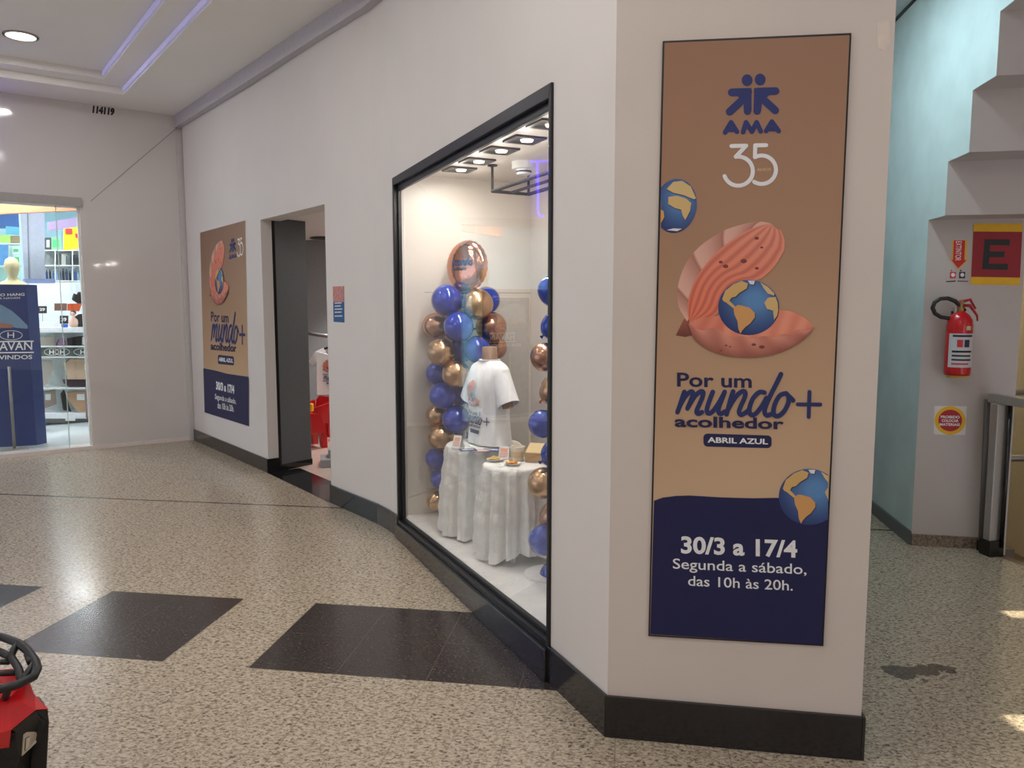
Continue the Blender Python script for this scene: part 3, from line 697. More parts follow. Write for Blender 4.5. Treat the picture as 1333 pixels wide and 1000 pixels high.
def on_shirt(x, z, d):
    o = mc + la * x + fa * 0.6 + Vector((0, 0, z)); hit = _bv.ray_cast(o, -fa)
    p = hit[0] if hit[0] is not None else mc + la * x + Vector((0, 0, z)); return p + fa * (0.008 + d)

# ------------------------------------------------------------------ printed artwork, drawn through a mapping mp(x, y, d)
m_print = vcol_mat('printed colours')
def mixc(a, b, t): t = max(0, min(1, t)); return tuple(a[i] + (b[i] - a[i]) * t for i in range(3))
def globe(parent, mp, cx, cy, rx, ry, rot=0.0, view=0, clip=None, d=0.001, step=0.0005):
    cr, sr = math.cos(rot), math.sin(rot)
    def tr(x, y): X, Y = x * rx, y * ry; return (cx + X * cr - Y * sr, cy + X * sr + Y * cr)
    b = MB(); cols = []
    def add(pts, c, dd):
        q = [tr(*p) for p in pts]
        if clip: q = clip_x(q, *clip)
        if len(q) < 3: return
        b.poly([mp(x, y, dd) for x, y in q])
        for x, y in q: cols.append(c if not callable(c) else c(x, y))
    def sea(x, y):
        X, Y = (x - cx) / rx, (y - cy) / ry; t = math.hypot(X - 0.2, Y + 0.25)
        return mixc((96, 142, 192), (50, 64, 110), (t - 0.25) / 1.05)
    NR = 10
    for k in range(NR):
        for q in range(40):
            a0, a1 = 2 * math.pi * q / 40, 2 * math.pi * (q + 1) / 40; r0, r1 = k / NR, (k + 1) / NR
            add([(r0 * math.cos(a0), r0 * math.sin(a0)), (r1 * math.cos(a0), r1 * math.sin(a0)), (r1 * math.cos(a1), r1 * math.sin(a1)), (r0 * math.cos(a1), r0 * math.sin(a1))] if k else [(0, 0), (r1 * math.cos(a0), r1 * math.sin(a0)), (r1 * math.cos(a1), r1 * math.sin(a1))], sea, d)
    o1 = b.build('globe_print', m_print, parent, cols=cols)
    SA = [(-.5, .01), (-.36, -.09), (-.23, -.07), (.03, .01), (.2, .2), (.2, .36), (.05, .58), (-.1, .70), (-.22, .84), (-.27, .95), (-.34, .78), (-.37, .49), (-.47, .26)]
    NA = [(-.87, -.3), (-.77, -.6), (-.5, -.84), (-.23, -.955), (-.02, -.86), (-.07, -.68), (-.3, -.53), (-.43, -.39), (-.57, -.35), (-.63, -.24), (-.5, -.1), (-.44, -.02), (-.52, .02), (-.73, -.17), (-.82, -.22)]
    AF = [(.51, -.17), (.63, -.35), (.88, -.38), (.95, -.15), (.97, .1), (.93, .3), (.83, .45), (.8, .12), (.6, .05)]
    EU = [(.38, -.9), (.63, -.74), (.84, -.5), (.83, -.42), (.63, -.5), (.5, -.68)]
    GR = [(-.03, -.97), (.2, -.965), (.17, -.82), (.05, -.84)]
    if view == 1:
        SA = [(-.85, .18), (-.5, .26), (-.42, .48), (-.55, .78), (-.72, .6), (-.88, .4)]
        AF = [(-.4, -.28), (0, -.38), (.45, -.33), (.72, -.2), (.72, .1), (.58, .45), (.42, .3), (.3, .1), (0, .08), (-.35, -.02)]
        EU = [(-.55, -.55), (-.3, -.85), (.1, -.95), (.55, -.8), (.9, -.4), (.8, -.36), (.3, -.44), (-.2, -.46)]
        NA = []; GR = [(-.2, .93), (.3, .9), (.5, .78), (.1, .82)]
    for shape, c in ((SA, (214, 160, 100)), (NA, (212, 174, 112)), (AF, (214, 182, 124)), (EU, (216, 188, 132)), (GR, (226, 224, 228))):
        if not shape: continue
        b = MB(); cols = []
        q = [(x * 1.0 + 0.025, y + 0.03) for x, y in shape]; qq = [(x, y) for x, y in q if True]
        add(qq, (58, 62, 92), d + step); add(shape, c, d + 2 * step)
        if b.f: b.build('continent', m_print, o1, cols=cols, tri=True)
    return o1
def curve(pts, n): 
    p = smooth_path(pts, 12); L = [0]
    for a, c in zip(p, p[1:]): L.append(L[-1] + math.hypot(c[0] - a[0], c[1] - a[1]))
    out = []
    for k in range(n + 1):
        s_ = L[-1] * k / n; i = 0
        while i < len(L) - 2 and L[i + 1] < s_: i += 1
        t = (s_ - L[i]) / max(1e-6, L[i + 1] - L[i]); out.append((p[i][0] + (p[i + 1][0] - p[i][0]) * t, p[i][1] + (p[i + 1][1] - p[i][1]) * t))
    return out
def shell(parent, mp, d=0.001, step=0.0005, globe_on=True):
    """open scallop shell, coordinates of the banner's shell drawing: x 150..840, y 260..940"""
    def sheet(name, L, Rr, colf, dd, ns=44, nt=26):
        a, c = curve(L, nt), curve(Rr, nt); b = MB(); cols = []; rows = []
        for k in range(nt + 1):
            row = []
            for q in range(ns + 1):
                s_ = q / ns; x = a[k][0] + (c[k][0] - a[k][0]) * s_; y = a[k][1] + (c[k][1] - a[k][1]) * s_
                row.append(mp(x, y, dd)); cols.append(colf(s_, k / nt))
            rows.append(row)
        b.grid(rows); return b.build(name, m_print, parent, cols=cols)
    root = MB(); root.poly([mp(x, y, d) for x, y in [(152, 832), (168, 800), (192, 752), (215, 742), (236, 832), (200, 840)]])
    root.build('hinge_print', m_print, parent, cols=[(118, 70, 60), (140, 84, 70), (160, 96, 80), (170, 100, 84), (130, 76, 64), (110, 66, 58)])
    def back(s_, t): 
        k = (t * 4.2 + 0.35 * s_) % 1.0; k = k if k < 0.92 else (1 - k) / 0.08 * 0.92; return mixc(mixc((226, 178, 160), (176, 120, 104), k ** 1.6), (112, 70, 62), 0.7 * max(0, (k - 0.86) / 0.14))
    out_l = [(208, 762), (166, 690), (160, 610), (176, 535), (208, 465), (262, 398), (330, 345), (400, 306), (480, 280), (560, 264), (625, 274)]
    in_l = [(216, 752), (212, 690), (220, 630), (250, 555), (300, 480), (360, 415), (420, 365), (480, 325), (540, 296), (590, 282), (628, 282)]
    sheet('shell_back_print', out_l, in_l, back, d + step, ns=16, nt=120)
    def rib(s_, t):
        ph = s_ * 5.0 + 0.1 * math.sin(t * 3); k = 0.5 + 0.5 * math.cos(2 * math.pi * ph)
        base = mixc((232, 128, 98), (232, 160, 136), t * 0.9); return mixc(base, mixc((196, 94, 76), (204, 122, 104), t), (1 - k) ** 1.5 * 0.8)
    in_r = [(250, 762), (330, 742), (372, 706), (398, 640), (440, 590), (500, 562), (562, 556), (612, 522), (660, 466), (684, 420), (700, 392), (686, 368), (700, 346), (680, 328), (672, 300), (650, 298), (630, 276)]
    sheet('shell_inside_print', in_l, in_r, rib, d + 2 * step, ns=60)
    b = MB()
    for x, y, r in [(490, 462, 14), (400, 488, 12), (376, 467, 9), (555, 348, 10), (556, 498, 9), (580, 394, 7)]:
        b.poly([mp(x + r * math.cos(a * .785) * 1.2, y + r * math.sin(a * .785) * .8, d + 3 * step) for a in range(8)])
    b.build('shell_spot_print', M('shell spots', (128, 62, 58), 0.6), parent)
    rim_b = [(222, 760), (300, 742), (420, 730), (560, 718), (650, 706), (725, 712), (790, 742), (832, 780)]
    rim_f = [(218, 772), (250, 794), (288, 808), (326, 796), (366, 800), (402, 828), (442, 842), (484, 834), (534, 848), (590, 836), (634, 842), (682, 826), (722, 828), (762, 804), (800, 808), (836, 786)]
    def dish(s_, t): k = 0.5 + 0.5 * math.cos(2 * math.pi * t * 7 + 2 * s_); return mixc((236, 156, 128), (214, 120, 98), k * 0.5 + (0.4 if t < 0.3 else 0))
    sheet('dish_inside_print', rim_b, rim_f, dish, d + 3 * step, ns=16, nt=40)
    bot = [(214, 778), (240, 842), (290, 888), (360, 922), (440, 938), (530, 942), (620, 930), (700, 905), (770, 866), (822, 820), (838, 794)]
    def under(s_, t): k = 0.5 + 0.5 * math.cos(2 * math.pi * (t * 5 - s_ * 0.6)); return mixc(mixc((222, 152, 130), (186, 110, 94), k * 0.6), (134, 78, 68), s_ ** 1.5 * 0.75)
    if globe_on: globe(parent, mp, 515, 693, 152, 138, 0.0, 0, None, d + 4 * step, step)
    sheet('dish_outside_print', rim_f, bot, under, d + 8 * step, ns=20, nt=44)
    b = MB()
    for x, y, r in [(540, 878, 10), (580, 890, 13), (402, 882, 6), (422, 888, 5), (376, 908, 6)]:
        b.poly([mp(x + r * math.cos(a * .785) * 1.2, y + r * math.sin(a * .785) * .7, d + 9 * step) for a in range(8)])
    b.build('shell_spot_print', M('shell spots', (128, 62, 58), 0.6), parent)
SCRIPT = [[(250, 246), (240, 275), (222, 330), (206, 376)], [(214, 352), (235, 308), (262, 268), (288, 246), (304, 248), (302, 275), (285, 318), (270, 352)], [(270, 352), (298, 302), (325, 265), (355, 243), (371, 250), (364, 285), (342, 335), (328, 372), (340, 386), (362, 376)],
    [(432, 246), (415, 290), (398, 340), (394, 368), (405, 384), (428, 374), (462, 330), (488, 285), (508, 246)], [(508, 246), (490, 295), (470, 348), (470, 378), (486, 386), (508, 372)],
    [(562, 243), (548, 285), (533, 340), (520, 390)], [(530, 358), (556, 310), (590, 265), (622, 242), (640, 250), (635, 285), (612, 335), (600, 372), (612, 392), (640, 380), (665, 358)],
    [(762, 250), (730, 248), (695, 280), (672, 328), (666, 372), (682, 394), (712, 380), (750, 330), (775, 285)], [(868, 132), (840, 190), (800, 270), (770, 340), (764, 378), (778, 396), (805, 388)],
    [(892, 256), (862, 268), (835, 310), (820, 360), (826, 394), (852, 400), (888, 370), (914, 320), (918, 278), (900, 254)], [(912, 268), (928, 282), (946, 300)]]
PLUS = [[(976, 326), (1120, 327)], [(1051, 246), (1046, 406)]]
def slogan(parent, mp, d=0.001, bold=True, pill=True):
    lettering('headline_lettering', 'Por um', mp, (203, 213), (682, 222), (203, 122), d, m_ink, parent, 0.022)
    b = MB()
    for q_, s_ in enumerate(SCRIPT): stroke(b, smooth_path(s_, 4), 30, mp, d + 0.0004 + q_ * 1.5e-4)
    b.build('script_lettering', m_scriptink, parent)
    b = MB()
    for s_ in PLUS: stroke(b, s_, 25, mp, d + 0.0008 + s_[0][0] * 1e-7)
    b.build('plus_sign', m_scriptink, parent)
    lettering('lower_lettering', 'acolhedor', mp, (188, 470), (887, 486), (188, 398), d + 0.0022, m_ink, parent, 0.028)
    if pill:
        q = []
        for (x, y), a0 in (((783, 553), 0), ((398, 541), 90), ((398, 568), 180), ((783, 578), 270)):
            q += [(x + 26 * math.cos(math.radians(a0 + k * 15)), y - 28 * math.sin(math.radians(a0 + k * 15))) for k in range(7)]
        b = MB(); b.poly([mp(x, y, d) for x, y in q]); p = b.build('badge', m_ink, parent)
        lettering('badge_lettering', 'ABRIL AZUL', mp, (398, 571), (785, 583), (398, 535), d + 0.0006, m_white_ink, p, 0.03)
def logo(parent, mp, d=0.001):
    for k, (h, r, segs) in enumerate([((600, 298), 32, [((510, 370), (606, 367), 47), ((604, 367), (602, 481), 44), ((592, 396), (497, 484), 46)]), ((677, 294), 32, [((768, 362), (662, 365), 46), ((664, 365), (659, 480), 44), ((676, 394), (766, 476), 46)])]):
        b = MB(); b.poly([mp(h[0] + r * math.cos(a * .2618), h[1] + r * 1.1 * math.sin(a * .2618), d) for a in range(24)])
        for q_, (p0, p1, wd) in enumerate(segs): stroke(b, [p0, p1], wd, mp, d + q_ * 6e-5)
        b.poly([mp(x, y, d + 3e-4) for x, y in ([(626, 344), (626, 480), (580, 480), (580, 420), (540, 390), (540, 346)] if k == 0 else [(642, 344), (730, 342), (730, 388), (690, 420), (682, 480), (638, 480)])])
        b.build('logo_figure', m_logoink, parent, tri=True)
    b = MB()
    for pts in ([(470, 606), (506, 546), (540, 602)], [(488, 590), (530, 590)], [(576, 604), (594, 546), (628, 602), (656, 546), (680, 600)], [(712, 598), (746, 542), (786, 598)], [(728, 586), (772, 586)]): d += 6e-5; stroke(b, pts, 28, mp, d)
    b.build('logo_lettering', m_logoink, parent)
def number35(parent, mp, d=0.001, anos=True):
    b = MB(); stroke(b, [(508, 686), (595, 684), (534, 748)] + arc(548, 834, 86, 100, -160), 24, mp, d); b.build('number_print', m_white_ink, parent)
    b = MB(); stroke(b, [(712, 681), (648, 682), (646, 752)], 24, mp, d); stroke(b, arc(686, 826, 84, 118, -122), 24, mp, d + 2e-4); b.build('number_print', m_white_ink, parent)
    if anos: lettering('small_lettering', 'ANOS', mp, (657, 834), (742, 832), (657, 816), d, m_gold_ink, parent, 0.02)

# the tall banner on the pillar
uvA = lambda px, py: plA.uv(px, py)
def mkmap(pl, ox, oy, sc): return lambda x, y, d: pl.P(*pl.uv(ox + x / sc, oy + y / sc), d)
def grad_panel(name, pl, q, stops, t0, n=24, border=None):
    """a printed sheet: q = TL, TR, BR, BL in the photo, ink colours down the sheet"""
    TL, TR, BR, BLc = [pl.uv(*p) for p in q]; b = MB(); cols = []; rows = []
    for k in range(n + 1):
        t = k / n; l = (TL[0] + (BLc[0] - TL[0]) * t, TL[1] + (BLc[1] - TL[1]) * t); r = (TR[0] + (BR[0] - TR[0]) * t, TR[1] + (BR[1] - TR[1]) * t); row = []
        for m in range(9):
            s_ = m / 8; row.append(pl.P(l[0] + (r[0] - l[0]) * s_, l[1] + (r[1] - l[1]) * s_, t0)); cols.append(stops(s_, t))
        rows.append(row)
    b.grid(rows); return b, cols
bq = [(865, 57), (1105, 47), (1069, 838), (846, 825)]
ctr = plA.P(*plA.uv(970, 440), 0)
banner = thing('banner', 'tall tan and navy banner with a shell, a globe and dates on the corner pillar', 'banner', ctr)
b = MB(); b.prism([plA.P(*plA.uv(*p), 0.0) for p in [(862.6, 54.5), (1107.6, 44), (1071.2, 840), (844, 827)]], plA.n * 0.008); b.build('frame', m_frame, banner)
def tanA(s_, t):
    c0 = mixc((158, 122, 98), (180, 144, 114), min(1, t * 2.2)); c0 = mixc(c0, (206, 176, 142), (t - 0.35) / 0.4); return mixc(mixc(c0, (150, 108, 86), 0.25 * (1 - t)) , c0, min(1, s_ * 2))
b, cols = grad_panel('x', plA, bq, tanA, 0.0088); b.build('printed_sheet', m_print, banner, cols=cols)
mA1, mA2, mA3, mA4 = mkmap(plA, 840, 40, 4.545), mkmap(plA, 840, 220, 3.844), mkmap(plA, 840, 460, 4.937), mkmap(plA, 840, 600, 4.0)
D0 = 0.0098
logo(banner, mA1, D0); number35(banner, mA1, D0)
globe(banner, mA2, 150, 187, 106, 136, 0.18, 1, (78, True), D0)
shell(banner, mA2, D0)
slogan(banner, mA3, D0)
b = MB(); b.poly([mA4(x, y, D0) for x, y in [(45, 204), (90, 188), (160, 179), (230, 177), (300, 181), (380, 186), (470, 189), (560, 191), (680, 189), (800, 196), (950, 205), (916, 952), (25, 898)]])
nv = b.build('navy_field', m_navy, banner, tri=True)
globe(banner, mA4, 850, 184, 158, 146, 0.0, 0, (948, False), D0 + 0.0008)
lettering('date_lettering', '30/3 a 17/4', mA4, (185, 479), (788, 502), (185, 387), D0 + 0.0008, m_white_ink, banner, 0.03)
lettering('hours_lettering', 'Segunda a s\u00e1bado,', mA4, (143, 573), (836, 603), (143, 503), D0 + 0.0008, m_white_ink, banner, 0.006)
lettering('hours_lettering', 'das 10h \u00e0s 20h.', mA4, (222, 645), (765, 671), (222, 592), D0 + 0.0008, m_white_ink, banner, 0.006)
# torn strip of clear tape at the pillar's upper right edge
b = MB(); b.prism([plA.P(*plA.uv(*p), 0) for p in [(1141, 30), (1157, 27), (1159, 55), (1150, 66), (1143, 62)]], plA.n * 0.001); tag(b.build('tape', M('clear tape', (226, 214, 200), 0.12), loc=plA.P(*plA.uv(1150, 45), 0)), 'torn strip of shiny tape at the upper right edge of the pillar', 'tape')

# the poster on the long wall, left of the doorway
pq = [(261, 303), (320, 287), (325, 555), (267, 537)]
poster = thing('wall_poster', 'tan and navy poster with the shell drawing on the wall left of the doorway', 'poster', pl1.P(*pl1.uv(293, 420), 0))
b = MB(); b.prism([pl1.P(*pl1.uv(*p), 0) for p in pq], pl1.n * 0.004); b.build('backing', m_white, poster)
def tanB(s_, t): c0 = mixc((138, 108, 92), (206, 172, 134), 0.25 + t * 0.9); return mixc(c0, (118, 84, 70), 0.5 * (1 - s_) * (1 - t))
b, cols = grad_panel('x', pl1, pq, tanB, 0.0046); b.build('printed_sheet', m_print, poster, cols=cols)
def boxmap(pl, src, dst):
    """affine: source x0,y0,x1,y1 -> photo corners TL, TR, BL"""
    x0, y0, x1, y1 = src; TL, TR, BLc = dst
    def f(x, y, d):
        a, c = (x - x0) / (x1 - x0), (y - y0) / (y1 - y0); return pl.P(*pl.uv(TL[0] + (TR[0] - TL[0]) * a + (BLc[0] - TL[0]) * c, TL[1] + (TR[1] - TL[1]) * a + (BLc[1] - TL[1]) * c), d)
    return f
z5 = lambda x, y: (255 + x / 3.571, 280 + y / 3.571)
D1 = 0.0062; SB = 0.0012
shell(poster, boxmap(pl1, (150, 262, 838, 940), (z5(63, 128), z5(155, 112), z5(66, 424))), D1, SB)
logo(poster, boxmap(pl1, (455, 260, 800, 618), (z5(156, 112), z5(190, 104), z5(157, 208))), D1)
number35(poster, boxmap(pl1, (455, 670, 785, 930), (z5(193, 110), z5(223, 103), z5(194, 197))), D1, False)
slogan(poster, boxmap(pl1, (190, 122, 1135, 605), (z5(70, 448), z5(232, 452), z5(74, 696))), D1)
b = MB(); b.poly([pl1.P(*pl1.uv(*z5(x, y)), D1) for x, y in [(37, 712), (90, 722), (150, 738), (248, 752), (250, 982), (43, 917)]]); b.build('navy_field', m_navy, poster, tri=True)
mz = lambda x, y, d: pl1.P(*pl1.uv(*z5(x, y)), d)
lettering('date_lettering', '30/3 a 17/4', mz, (97, 812), (182, 832), (97, 772), D1 + 0.0015, m_white_ink, poster, 0.045)
lettering('hours_lettering', 'Segunda a s\u00e1bado,', mz, (92, 862), (190, 886), (92, 830), D1 + 0.0015, m_white_ink, poster, 0.01)
lettering('hours_lettering', 'das 10h \u00e0s 20h.', mz, (104, 898), (180, 915), (104, 868), D1 + 0.0015, m_white_ink, poster, 0.01)
# small poster right of the doorway
pl4 = PL(face[4], face[5] - face[4], flip=True)
sp_ = thing('small_poster', 'small pink and blue poster on the wall right of the doorway', 'poster', pl4.P(*pl4.uv(441, 397), 0))
b = MB(); b.prism([pl4.P(*pl4.uv(*p), 0) for p in [(433.5, 373), (448, 372.5), (448.5, 420), (434.5, 419)]], pl4.n * 0.002); b.build('printed_sheet', M('blue print', (36, 84, 138), 0.5), sp_)
b = MB(); b.poly([pl4.P(*pl4.uv(*p), 0.0026) for p in [(433.5, 373), (448, 372.5), (448.2, 393), (434, 393)]]); b.build('photo_print', M('pink print', (196, 128, 122), 0.5, noise=(60, 0.35)), sp_)
b = MB()
for y in (394, 398, 402, 406, 411): b.poly([pl4.P(*pl4.uv(*p), 0.0028) for p in [(436, y), (446 - (y % 3), y - 0.3), (446 - (y % 3), y + 1), (436, y + 1.2)]])
b.build('text_line', m_white_ink, sp_)
# T-shirt print
XS = lambda x: (x - 690) / 945 * 0.235
shell(sh, lambda x, y, d: on_shirt(-0.085 + (x - 150) / 690 * 0.135, 0.405 - (y - 262) / 680 * 0.165, d), 0.0005, 0.0006)
slogan(sh, lambda x, y, d: on_shirt(-0.092 + (x - 190) / 945 * 0.205, 0.215 - (y - 122) / 480 * 0.14, d), 0.0008)

# ------------------------------------------------------------------ small things on the two draped tables
def tent_card(px, py, z, w_, h, face_, label, mat):
    c = fl(px, py, z); f = Vector(face_).normalized(); u = Vector((-f.y, f.x, 0)); u = u if u.x > 0 else -u
    t = thing('tent_card', label, 'card', c)
    b = MB(); A = [c + u * s_ * w_ + f * 0.028 for s_ in (-.5, .5)]; T = [c + u * s_ * w_ + Vector((0, 0, h)) for s_ in (.5, -.5)]; B = [c + u * s_ * w_ - f * 0.028 for s_ in (-.5, .5)]
    b.quad(A[0], A[1], T[0], T[1]); b.quad(B[0], B[1], T[0], T[1]); b.build('card', m_white, t, solid=0.0015)
    b = MB(); g = lambda s_, k: c + u * s_ * w_ + f * (0.028 * (1 - k) + 0.002) + Vector((0, 0, h * k))
    b.quad(g(-.35, .55), g(.35, .55), g(.35, .85), g(-.35, .85)); b.build('picture_print', mat, t)
    b = MB()
    for k in (.2, .32, .44): b.quad(g(-.38, k), g(.38, k), g(.38, k + .05), g(-.38, k + .05))
    b.build('text_line', M('salmon ink', (226, 130, 104), 0.5), t)
m_peach = M('peach print', (240, 176, 150), 0.5)
tent_card(596.5, 583, T1[2] + 0.003, 0.056, 0.075, (-.5, -.85, 0), 'small white tent card at the left edge of the taller draped table', m_peach)
tent_card(657, 597, T2[2] + 0.003, 0.062, 0.072, (-.3, -.95, 0), 'small peach tent card beside the paper tub on the lower draped table', m_peach)
for k, (px, py, rz, mat, lab) in enumerate([(609, 587.5, 0.25, M('navy cover', (52, 66, 128), 0.35), 'navy booklet lying in front of the mannequin, left one of the fan'), (625, 588, 0.1, M('peach cover', (196, 160, 158), 0.35), 'pinkish booklet lying in front of the mannequin, middle one of the fan'), (640, 586, -0.1, M('blue cover', (72, 96, 160), 0.35), 'blue booklet lying in front of the mannequin, right one of the fan')]):
    c = fl(px, py, T1[2] + 0.004) + Vector((0, 0, 0.0035 * (2 - k))); t = thing('booklet', lab, 'booklet', c, 'booklets in front of the mannequin')
    b = MB(); b.box(c, (0.10, 0.07, 0.003), rz=rz); b.build('cover', mat, t)
    b = MB(); b.box(c + Vector((0, 0, 0.003)), (0.07, 0.02, 0.0004), rz=rz); b.build('title_strip', m_white, t)
# plates of cookies
for px, py, lab in [(644, 599.5, 'white plate of yellow cookies farther back on the lower draped table'), (667, 604.5, 'white plate of orange cookies at the front of the lower draped table')]:
    c = fl(px, py, T2[2] + 0.004); t = thing('plate', lab, 'plate', c)
    b = MB(); b.lathe(c, [(0.03, 0), (0.034, 0.002), (0.050, 0.008), (0.049, 0.0095), (0.03, 0.004)], 28); b.build('dish', m_white, t, smooth=True)
    rnd = random.Random(int(px))
    for k in range(7):
        a = k * 0.9; r = 0.026 if k else 0; cc = c + Vector((r * math.cos(a), r * math.sin(a), 0.006 + 0.003 * (k % 3)))
        b = MB(); b.lathe(cc, [(0.011, 0), (0.013, 0.003), (0.009, 0.007)], 10, sx=1.2); b.build('cookie', M('cookie %d' % (px > 650), (226, 196, 120) if px < 650 else (222, 160, 80), 0.7), t)
c = fl(673.5, 599, T2[2] + 0.004); t = thing('paper_tub', 'cream paper tub standing on the lower draped table behind the plates', 'tub', c)
b = MB(); b.lathe(c, [(0.034, 0), (0.041, 0.075), (0.043, 0.078), (0.041, 0.08), (0.038, 0.078), (0.033, 0.01)], 28); b.build('cup', M('cream paper', (236, 226, 208), 0.6), t, smooth=False)
b = MB(); b.lathe(c + Vector((0, 0, 0.018)), [(0.0365, 0), (0.0402, 0.036)], 28); b.f = b.f[:-2]; b.build('printed_band', M('pale gold band', (224, 198, 158), 0.6), t, smooth=True)
c = fl(698, 602, T2[2] + 0.004) + Vector((0.01, 0.04, 0)); t = thing('kraft_box', 'open brown kraft gift box on the lower draped table, right side', 'box', c)
b = MB(); b.box(c, (0.12, 0.09, 0.05), rz=-0.35); b.build('box_body', M('kraft board', (186, 148, 104), 0.7), t, bevel=0.002)
b = MB(); u = Vector((math.cos(-.35), math.sin(-.35), 0)); v = Vector((-u.y, u.x, 0)); z_ = Vector((0, 0, 1)); b.prism([c - u * .06 - v * .045 + z_ * .051, c + u * .06 - v * .045 + z_ * .051, c + u * .06 + v * .045 + z_ * .09, c - u * .06 + v * .045 + z_ * .09], z_ * .004); b.build('lid', M('pale kraft', (226, 200, 150), 0.7), t)

# ------------------------------------------------------------------ room behind the doorway
ni = (inner[6] - face[6]).normalized()
P0 = face[6] + ni * 0.115
b = MB(); pd = V2(53); pn = V2(143)
b.zprism([P0, P0 + pd * 0.36, P0 + pd * 0.36 + pn * 0.10, P0 + pn * 0.10], 0, 2.45); struct(b.build('wall_room_left', m_char))
b = MB(); b.zprism([P0 - pn * 0.006, P0 + pd * 0.365 - pn * 0.006, P0 + pd * 0.365, P0], 0, 0.06); struct(b.build('baseboard_room', m_black))
b = MB(); b.zprism([face[6] + ni * 0.10, P0 + pd * 0.012, P0 + pd * 0.012 - pn * 0.004, face[6] + ni * 0.10 - pn * 0.004], 0, 2.31); struct(b.build('trim_10', m_frame))
b = MB(); b.zprism([line[5], line[6], inner[6] + ni * 0.12, inner[5] + ni * 0.12], -0.002, 0.003); struct(b.build('trim_11', m_black))
b = MB(); q0 = inner[5] + ni * 0.12; q1 = inner[6] + ni * 0.12; b.zprism([q0, q1, Vector((-3.6, 9.8, 0)), Vector((0.9, 9.8, 0)), Vector((0.9, 7, 0))], -0.003, 0.002); struct(b.build('floor_room', M('pinkish room floor', (206, 184, 172), 0.25, noise=(4, 0.03))))
b = MB(); b.zprism([inner[4], inner[6] + ni * 0.0, Vector((-3.6, 9.8, 0)), Vector((0.9, 9.8, 0)), Vector((0.9, 6.5, 0))], 2.335, 2.40); struct(b.build('ceiling_room', m_ceil))
b = MB(); b.box((-1.4, 9.56, 0), (4.6, 0.12, 2.4)); struct(b.build('wall_room_back', m_roomg))
b = MB(); b.box((0.6, 8.0, 0), (0.12, 3.1, 2.4)); struct(b.build('wall_room_right', m_roomg))
b = MB(); b.box((-3.55, 9.3, 0), (0.12, 0.9, 2.4)); struct(b.build('wall_room_side', m_roomg))
c = fl(425, 309.5, 2.335); b = MB(); b.lathe(c, [(0.17, -0.014), (0.19, -0.01), (0.19, 0)], 28); tag(b.build('ceiling_speaker', m_can, loc=c), 'round black fitting on the ceiling of the room behind the doorway', 'ceiling fitting')
c = Vector((-1.75, 8.75, 2.32)); t = thing('wall_washer', 'lamp in the ceiling of the room behind the doorway, lighting the clothes rail', 'ceiling light', c)
b = MB(); b.lathe(c, [(0.05, -0.012), (0.06, 0)], 18); b.build('lamp_lens', m_lens, t); lamp('lamp', 'SPOT', (0, 0, -0.03), 150, (1, 0.97, 0.93), 0.06, parent=t, spot=1.7)
# clothes rail with a T-shirt on a hanger
Yr = 8.75; r0, r1 = atY(396, 432.5, Yr), atY(450, 441, Yr)
t = thing('clothes_rail', 'grey metal clothes rail in the room behind the doorway', 'clothes rail', Vector((r0.x, Yr, 0)))
b = MB(); b.tube([r0, r0.lerp(r1, .35) - Vector((0, 0, .006)), r1], 0.022, 10); b.build('rail', M('rail grey', (120, 120, 122), 0.35, 0.6), t, smooth=True)
for p in (r0 - Vector((.03, 0, 0)), r1):
    b = MB(); b.tube([(p.x, p.y, 0.004), (p.x, p.y, p.z)], 0.016, 10); b.tube([(p.x, p.y - .2, 0.016), (p.x, p.y + .2, 0.016)], 0.014, 8); b.build('upright', M('rail grey', (120, 120, 122), 0.35, 0.6), t)
hc_ = atY(430, 452, Yr - 0.02)
t = thing('clothes_hanger', 'black hanger on the clothes rail holding a white T-shirt', 'hanger', hc_)
b = MB(); b.tube([hc_ + Vector((-.17, 0, -.07)), hc_ + Vector((-.08, 0, -.022)), hc_, hc_ + Vector((.08, 0, -.022)), hc_ + Vector((.17, 0, -.07))], [.008, .012, .013, .012, .008], 8); b.build('shoulder_bar', m_blackp, t, smooth=True)
zrail = r0.lerp(r1, (hc_.x - r0.x) / (r1.x - r0.x)).z
b = MB(); b.tube([hc_, Vector((hc_.x, Yr - .03, zrail - .02)), Vector((hc_.x, Yr - .03, zrail + .01)), Vector((hc_.x, Yr, zrail + .030)), Vector((hc_.x, Yr + .028, zrail + .005))], .004, 6); b.build('hook', m_steel, t)
pts = [(-.075, -.005), (-.16, -.045), (-.25, -.16), (-.20, -.22), (-.15, -.16), (-.155, -.54), (.155, -.54), (.15, -.16), (.20, -.22), (.25, -.16), (.16, -.045), (.075, -.005), (.05, -.075), (0, -.09), (-.05, -.075)]
b = MB()
N = len(pts); fr_ = [hc_ + Vector((x, -.028 - .012 * math.sin(x * 30), z)) for x, z in pts]; bk = [hc_ + Vector((x, .03 + .01 * math.sin(x * 24), z)) for x, z in pts]
i = len(b.v); b.v += fr_ + bk; b.f.append(tuple(range(N))); b.f.append(tuple(reversed(range(N, 2 * N))))
for k in range(N): b.f.append((k, (k + 1) % N, N + (k + 1) % N, N + k))
ts = b.build('hanging_t_shirt', m_shirt, loc=hc_); tag(ts, 'white printed T-shirt hanging on the black hanger behind the doorway', 't-shirt')
mps = lambda x, y, d: hc_ + Vector((-.085 + (x - 150) / 690 * .16, -.043 - d, -.13 - (y - 262) / 680 * .15))
shell(ts, mps, 0.001, 0.0006)
slogan(ts, lambda x, y, d: hc_ + Vector((-.08 + (x - 190) / 945 * .2, -.043 - d, -.30 - (y - 122) / 480 * .12)), 0.001)
